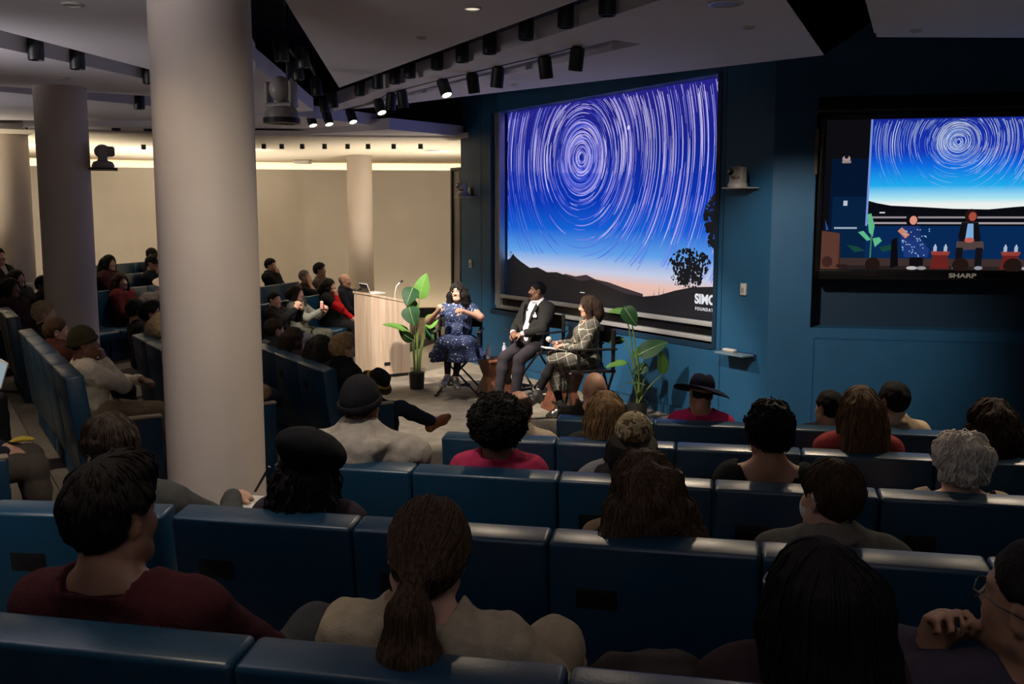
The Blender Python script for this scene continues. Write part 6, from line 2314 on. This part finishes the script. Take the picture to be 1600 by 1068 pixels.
# woman in the navy dress
root1, J1 = person(stage_pos(CH1, 0.0), CH1[1], dict(s=0.95, seat=0.585, spine=1.04, label='person in a navy star-print dress laughing on the stage chair beside the leafy plant', h=0.0065, hh=.006, skin='fair',
    head=(-14, 2, 4), w=1.09, aw=1.12, bust=True, belly=.04, smile=True, face=1.08, shoulder=.18, lean=-4, brows=BLACKH, glasses=(0.30, 0.17, 0.15), earring=.008,
    hair=('curlylong', BLACKH, dict(vol=.022, len=.30, spread=.15, thick=.06, namp=.007, nsc=40, n=520, steps=12, step=.018, r=.005, curl=.008, freq=2, fw=.064, fh=.112, sr=1.7, sl=.75)),
    tops=[('dress_bodice', STARS, 0.013, dict(sleeve=.16, neck=(.52, .485), hem=-.08, fold=.004))], bottom=('tights', (0.018, 0.016, 0.018)),
    wristR=(.245, .27, 1.145), poleR=(.7, -.6, -.7), handR=((-.25, .5, .75), (-.6, -.6, .3), 1.2), wristL=(-.10, .27, 1.15), poleL=(-1.2, -.1, -.5), handL=((.75, .5, .25), (.2, -.7, -.5), 1.3),
    ankleR=(.09, .52, .31), ankleL=(-.01, .50, .28), kneeR=(.0, .4, 1), kneeL=(-.1, .4, 1), footR=(.35, .9, -.18), footL=(-.3, .9, -.18), shoecol=SILVER))
F = Field()
for sd in (-1, 1):
    F.cap((sd * .11, 0.02, .70), (sd * .15, .40, .715), .135, .105, k=.06)
    F.cap((sd * .15, .40, .69), (sd * .23, .44, .50), .085, .10, k=.07)
    F.cap((sd * .20, .05, .68), (sd * .30, .18, .54), .10, .085, k=.07)
F.cap((0, .42, .66), (0, .47, .50), .09, .12, k=.08)
F.ell((0, .18, .66), (.28, .28, .14), k=.08)
F.ell((.05, .42, .73), (.20, .13, .11), k=.06)
skirt_mesh(root1, F, 0.505, STARS, 'skirt', c=(0, .25), nf=13, amp=.012)
b = MB()
b.tube([J1['T'](0.150 * math.sin(a) * 1.10, 0.012 + .135 * math.cos(a) * 1.16, 0.175) for a in [6.2832 * i / 32 for i in range(33)]], 0.011, n=6, caps=False, flat=1.6)
b.build('belt', cloth((0.01, 0.012, 0.03)), root1)
# man in the blazer
BLZ = cloth((0.020, 0.019, 0.018), 0.8)
root2, J2 = person(stage_pos(CH2, 0.02), CH2[1], dict(s=1.02, seat=0.585, spine=0.98, label='person in a black blazer and pale patterned shirt on the middle stage chair', h=0.007, hh=.006, skin='brown',
    head=(-40, 2, 0), w=1.08, aw=.98, belly=.03, shoulder=.18, lean=-6, face=1.06, brows=BLACKH,
    hair=('short', BLACKH, dict(vol=.005, namp=.001, low=-.07, ear=-.012, front=.068)), beard=BLACKH,
    tops=[('shirt', cloth((0.50, 0.48, 0.52)), 0.012, dict(sleeve=.99, collar=1.05, cr=.017, fold=.003)), ('blazer', BLZ, 0.026, dict(sleeve=.90, v=.36, open=.045, vw=.095, hem=-.14, neck=(.505, .47), fold=.004))],
    bottom=('trousers', (0.030, 0.025, 0.031)), wristR=(.09, .30, .80), wristL=(-.09, .31, .80), poleR=(1, -.5, -.8), poleL=(-1, -.5, -.8),
    handR=((-.75, .5, -.15), (-.3, -.4, -.8), .9), handL=((.75, .5, -.15), (.3, -.4, -.8), .9), ankleR=(.13, .50, .085), ankleL=(-.13, .46, .085), footR=(.1, 1, -.05), footL=(-.1, 1, -.05),
    lw=1.12, shoecol=(0.02, 0.018, 0.018)))
b = MB()
for sd in (-1, 1):
    b.add([J2['T'](sd * x, y, z) for x, y, z in ((.088, .120, .50), (.128, .135, .45), (.118, .158, .38), (.056, .182, .24), (.047, .182, .25), (.064, .168, .37))], [tuple(range(6))])
    b.add([J2['T'](sd * x, y - .006, z) for x, y, z in ((.088, .120, .50), (.128, .135, .45), (.118, .158, .38), (.056, .182, .24), (.047, .182, .25), (.064, .168, .37))], [tuple(range(6))[::-1]])
b.build('lapel', BLZ, root2)
b = MB(); b.ball(J2['T'](0.0, .165, .405), .011, n=8, scale=(1, .7, 1.6)); b.build('clip_microphone', 'black', root2)
b = MB(); b.box(J2['T'](-.118, .155, .335), (.052, .006, .034), rot=0.25, bev=.002); b.ball(J2['T'](-.118, .155, .368), .016, n=8, scale=(1, .4, .8)); b.build('badge', cloth((0.8, 0.8, 0.78)), root2)
# woman in plaid
root3, J3 = person(stage_pos(CH3, 0.0), CH3[1], dict(s=0.96, seat=0.585, spine=0.95, label='person in a grey plaid dress with a microphone and notebook on stage', h=0.0065, hh=.006, skin='fair',
    head=(-6, -4, 0), w=1.0, bust=True, lean=-2, brows=DBROWN,
    hair=('bob', ((0.018, 0.011, 0.008), (0.075, 0.045, 0.03)), dict(vol=.018, len=.15, spread=.060, thick=.01, namp=.003, n=420, steps=13, step=.017, r=.0038, fw=.064, sr=.8, sl=.4)),
    tops=[('dress_bodice', PLAID, 0.014, dict(sleeve=.96, neck=(.52, .47), v=.13, hem=-.08, fold=.004))], bottom=('tights', (0.020, 0.019, 0.021)), lw=1.0,
    wristL=(-.06, .31, .875), poleL=(-.8, -.6, -.8), handL=((.45, .85, -.1), (0, .2, -1), .8), wristR=(.10, .31, .89), poleR=(.9, -.6, -.8), handR=((-.45, .8, .15), (-.5, -.1, -.8), 1.3),
    ankleL=(-.02, .62, .29), kneeL=(0, .5, 1), footL=(0, .92, -.35), ankleR=(.05, .30, .13), kneeR=(.1, .6, 1), footR=(0, .95, -.25), shoecol=SILVER, boot=.16, heel=.055))
F = Field()
for sd in (-1, 1):
    F.cap((sd * .09, 0.0, .70), (sd * .085, .40, .72), .12, .085, k=.06)
F.cap((-.02, .40, .70), (.0, .36, .36), .085, .075, k=.06)
F.cap((.06, .30, .64), (.04, .30, .36), .08, .075, k=.06)
F.ell((0, .18, .68), (.17, .26, .11), k=.06)
skirt_mesh(root3, F, 0.345, PLAID, 'skirt', c=(0, .32), nf=9, amp=.010)
def grip(J, nm, off=0.075, nrm=0.028):
    W = J['wr' + nm]; u, n, c = J['hd' + nm]
    u = unit(u); n = np.asarray(n, float); n = unit(n - u * (n @ u))
    return W + u * off + n * nrm, u, n, np.cross(u, n)
def to_world(root, p):
    m = Matrix.Translation(root.location) @ Matrix.Rotation(root.rotation_euler.z, 4, 'Z') @ Matrix.Diagonal((*root.scale, 1))
    return m @ Vector(p)
def rod(root, p, dirn):
    a = to_world(root, p); b_ = to_world(root, p + np.asarray(dirn))
    return a, (b_ - a).normalized()
def held(name, loc, zaxis, label, cat):
    o = empty(name, loc, 0, label, cat)
    o.rotation_mode = 'QUATERNION'
    o.rotation_quaternion = Vector(zaxis).to_track_quat('Z', 'Y')
    return o
g, u_, n_2, s_ = grip(J3, 'R')
a, z = rod(root3, g, A3(-.15, .75, .55))
mc = held('microphone', a, z, 'handheld microphone with a pale foam ball held by the woman in plaid', 'microphone')
b = MB(); b.lathe([(.011, -.09), (.014, -.085), (.0155, .06), (.018, .085)], 14); b.build('handle', 'black', mc)
b = MB(); b.ball((0, 0, .115), .033, n=10); b.build('windscreen', mat('pale_foam', (.55, .52, .5), .9, bump=.4, bscale=200), mc)
b = MB(); b.lathe([(.019, .035), (.019, .07)], 14); b.build('collar_ring', cloth((.55, .30, .32)), mc)
o = empty('notebook', to_world(root3, A3(-.02, .43, .835)), root3.rotation_euler.z + 0.2, 'white notebook with a black cover on the plaid lap', 'notebook')
o.rotation_euler = (0.15, 0, root3.rotation_euler.z + 0.2)
b = MB(); b.box((0, 0, .0), (.17, .23, .008), bev=.002); b.build('cover', 'black', o)
b = MB(); b.box((0, 0, .010), (.16, .22, .012), bev=.002); b.build('pages', cloth((.75, .72, .66)), o)

# ================================================================ SMALL THINGS AROUND THE AUDIENCE
def lump(name, loc, label, cat, cols, seed, size=1.0, rz=0.0):
    """folded coats and bags: a soft heap with one mesh per garment"""
    o = empty(name, loc, rz, label, cat)
    rg = np.random.default_rng(seed)
    for i, (pn, c, blobs) in enumerate(cols):
        F = Field()
        for (x, y, z, rx, ry, rz_) in blobs:
            F.ell(A3(x, y, z) * size, A3(rx, ry, rz_) * size, rotz(rg.uniform(-30, 30)), k=.06)
        def post(X, d, i=i): return np.maximum(d + .014 * nz(X, 20, seed + i) + .007 * nz(X, 48, seed), -X[:, 2])
        F.post = post
        v, q = polygonise(F, .011)
        mesh_np(pn, v, q, cloth(c), o)
    return o
lump('coat_pile', pw(1.85 + .36, 7.95, .20 + .45), 'tan and navy coats piled on the seat right of the big column', 'coats',
     [('navy_coat', (0.010, 0.011, 0.022), [(0, 0, .10, .28, .25, .12), (.12, .1, .16, .2, .2, .1)]), ('tan_coat', (0.24, 0.16, 0.085), [(-.05, 0, .26, .22, .18, .08), (.14, -.05, .24, .12, .12, .07)])], 4)
lump('coat', pr(1.72 + .42, -0.20, .505 + .60), 'dark brown coat heaped beside the long near-black hair in the nearest row', 'coat', [('coat_body', (0.028, 0.022, 0.019), [(0.02, 0, .09, .13, .15, .12), (.1, -.05, .13, .11, .13, .09)])], 6)
lump('grey_coat', pm(-9.05 + .36, 12.45, .33 + .45), 'grey quilted coat on the seat beside the deep red coat', 'coat', [('coat_body', (0.14, 0.12, 0.12), [(0, 0, .2, .22, .2, .22), (.12, .05, .3, .14, .16, .14)])], 7)
lump('white_bag', pm(-10.1 + .3, 11.6, .43 + .45), 'pale crumpled bag on a far seat at the left', 'bag', [('bag_body', (0.45, 0.40, 0.35), [(0, 0, .22, .2, .22, .2)])], 8)
lump('black_bag', pw(3.2, 10.4, .13 + .45), 'black quilted bag between the left-block seats', 'bag', [('bag_body', (0.012, 0.012, 0.014), [(0, 0, .14, .16, .16, .16)])], 9)
o = empty('handbag', pm(-6.75, 14.72, 0.60), AZ_M, 'tan and black handbag by the red sleeves', 'handbag')
b = MB(); b.box((0, 0, .13), (.30, .12, .22), bev=.03); b.build('bag_body', cloth((0.02, 0.016, 0.015)), o)
b = MB(); b.box((0, .065, .09), (.26, .02, .14), bev=.01); b.build('front_pocket', cloth((0.36, 0.19, 0.09)), o)
b = MB(); b.tube([(.12 * math.cos(a), 0, .23 + .12 * math.sin(a)) for a in [math.pi * i / 12 for i in range(13)]], .008, n=6); b.build('strap', cloth((0.30, 0.16, 0.08)), o)
# hat with a gold pattern on the blond man's lap
hp_ = pw(3.42, 7.97, .86)
o = empty('hat', hp_, 0.4, 'black round hat with a gold patterned lining on the lap of the blond person', 'hat')
o.rotation_euler = (0.5, 0.5, 0.4)
b = MB(); b.lathe([(.10, 0), (.105, .02), (.085, .09), (.03, .105), (.002, .106)], 28); b.build('crown', cloth((0.012, 0.011, 0.010)), o)
b = MB(); b.lathe([(.104, -.012), (.150, -.018), (.152, -.010), (.104, .0)], 32); b.build('brim', cloth((0.05, 0.035, 0.012)), o)
b = MB(); b.tube([(.1 * math.cos(a) * 1.06, .1 * math.sin(a) * 1.06, .02) for a in [6.2832 * i / 28 for i in range(29)]], .012, n=6, caps=False); b.build('band', cloth((0.42, 0.28, 0.06)), o)
# snack and phone in the far block, pen and pad in the second row, laptop and fruit at the left edge
def wp(i, p): return p
o = empty('snack', pm(-7.0 + .29 + .38, 13.08, .13 + .87), 0, 'pink wrapped snack in the hands of the grey turtleneck', 'snack')
b = MB(); b.box((0, 0, .0), (.05, .05, .09), bev=.015); b.build('wrapper', cloth((0.62, 0.28, 0.28)), o)
b = MB(); b.ball((0, 0, .055), .024, n=8); b.build('bitten_top', cloth((0.65, 0.5, 0.35)), o)
o = empty('phone', pm(-7.0 + .29 + .40, 12.53, .13 + .99), AZ_M, 'black phone in the hands of the far black jacket', 'phone')
b = MB(); b.box((0, 0, .0), (.072, .009, .145), bev=.004); b.build('case', 'black', o)
b = MB(); b.ball((.02, .006, .05), .006, n=6); b.build('camera_lens', 'lens', o)
penp = pr(3.0 + .29 + .44, -1.86, .36 + .84)
o = empty('pen', penp, 0, 'dark pen in the writing hand before the big column', 'pen')
o.rotation_euler = (0.2, 0.55, 0)
b = MB(); b.cyl((0, 0, -.05), (0, 0, .085), .0055, n=10); b.build('barrel', 'black', o)
b = MB(); b.cyl((0, 0, -.07), (0, 0, -.05), .001, .005, n=10); b.build('tip', 'alu', o)
o = empty('notepad', pr(3.0 + .29 + .44, -1.90, .36 + .74), AZ_R, 'dark notepad under the writing hand', 'notepad')
b = MB(); b.box((0, 0, 0), (.16, .22, .012), bev=.002); b.build('cover', 'black', o)
b = MB(); b.box((0, 0, .008), (.15, .21, .005)); b.build('pages', cloth((.5, .48, .44)), o)
o = empty('yellow_snack', (-2.86, 5.70, .985), 0.6, 'small yellow snack on the grey-brown trousers at the left edge', 'snack')
b = MB(); b.tube([(-.06, 0, .012), (-.03, .012, .016), (.01, .016, .018), (.05, .006, .014), (.07, -.006, .012)], [.006, .015, .017, .014, .005], n=8); b.build('fruit', cloth((0.55, 0.40, 0.06)), o)
b = MB(); b.tube([(-.06, 0, .012), (-.075, -.006, .014)], [.005, .004], n=6); b.build('stalk', cloth((0.12, 0.09, 0.03)), o)
lq = pw(0.42, 8.75, .40 + .56)
o = empty('laptop', lq, AZ_L + 0.1, 'open laptop with a pale lit screen at the left edge', 'laptop')
b = MB(); b.box((0, 0, 0), (.31, .22, .014), bev=.004); b.build('keyboard_base', 'alu', o)
b = MB(); b.box((0, .135, .10), (.31, .010, .20), rot=Matrix.Rotation(-0.3, 3, 'X'), bev=.004); b.build('lid', 'alu', o)
b = MB(); b.box((0, .129, .10), (.28, .004, .17), rot=Matrix.Rotation(-0.3, 3, 'X')); b.build('screen', emit_mat('pale_screen', s2l(150, 170, 180), .8), o)
lp('L0', 8.75, 1.18, 0.95, 'person cut by the left edge with the laptop on the knees', skin='fair', hair=('short', DBROWN, {}), tops=[SW_((0.02, 0.02, 0.025))])
put_seat(SEAT0, pw(ROWS_L['L0'][0], 8.75, ROWS_L['L0'][1]), AZ_L, 'blue seat at the left edge behind the lit laptop', 'seats of the left-hand block')
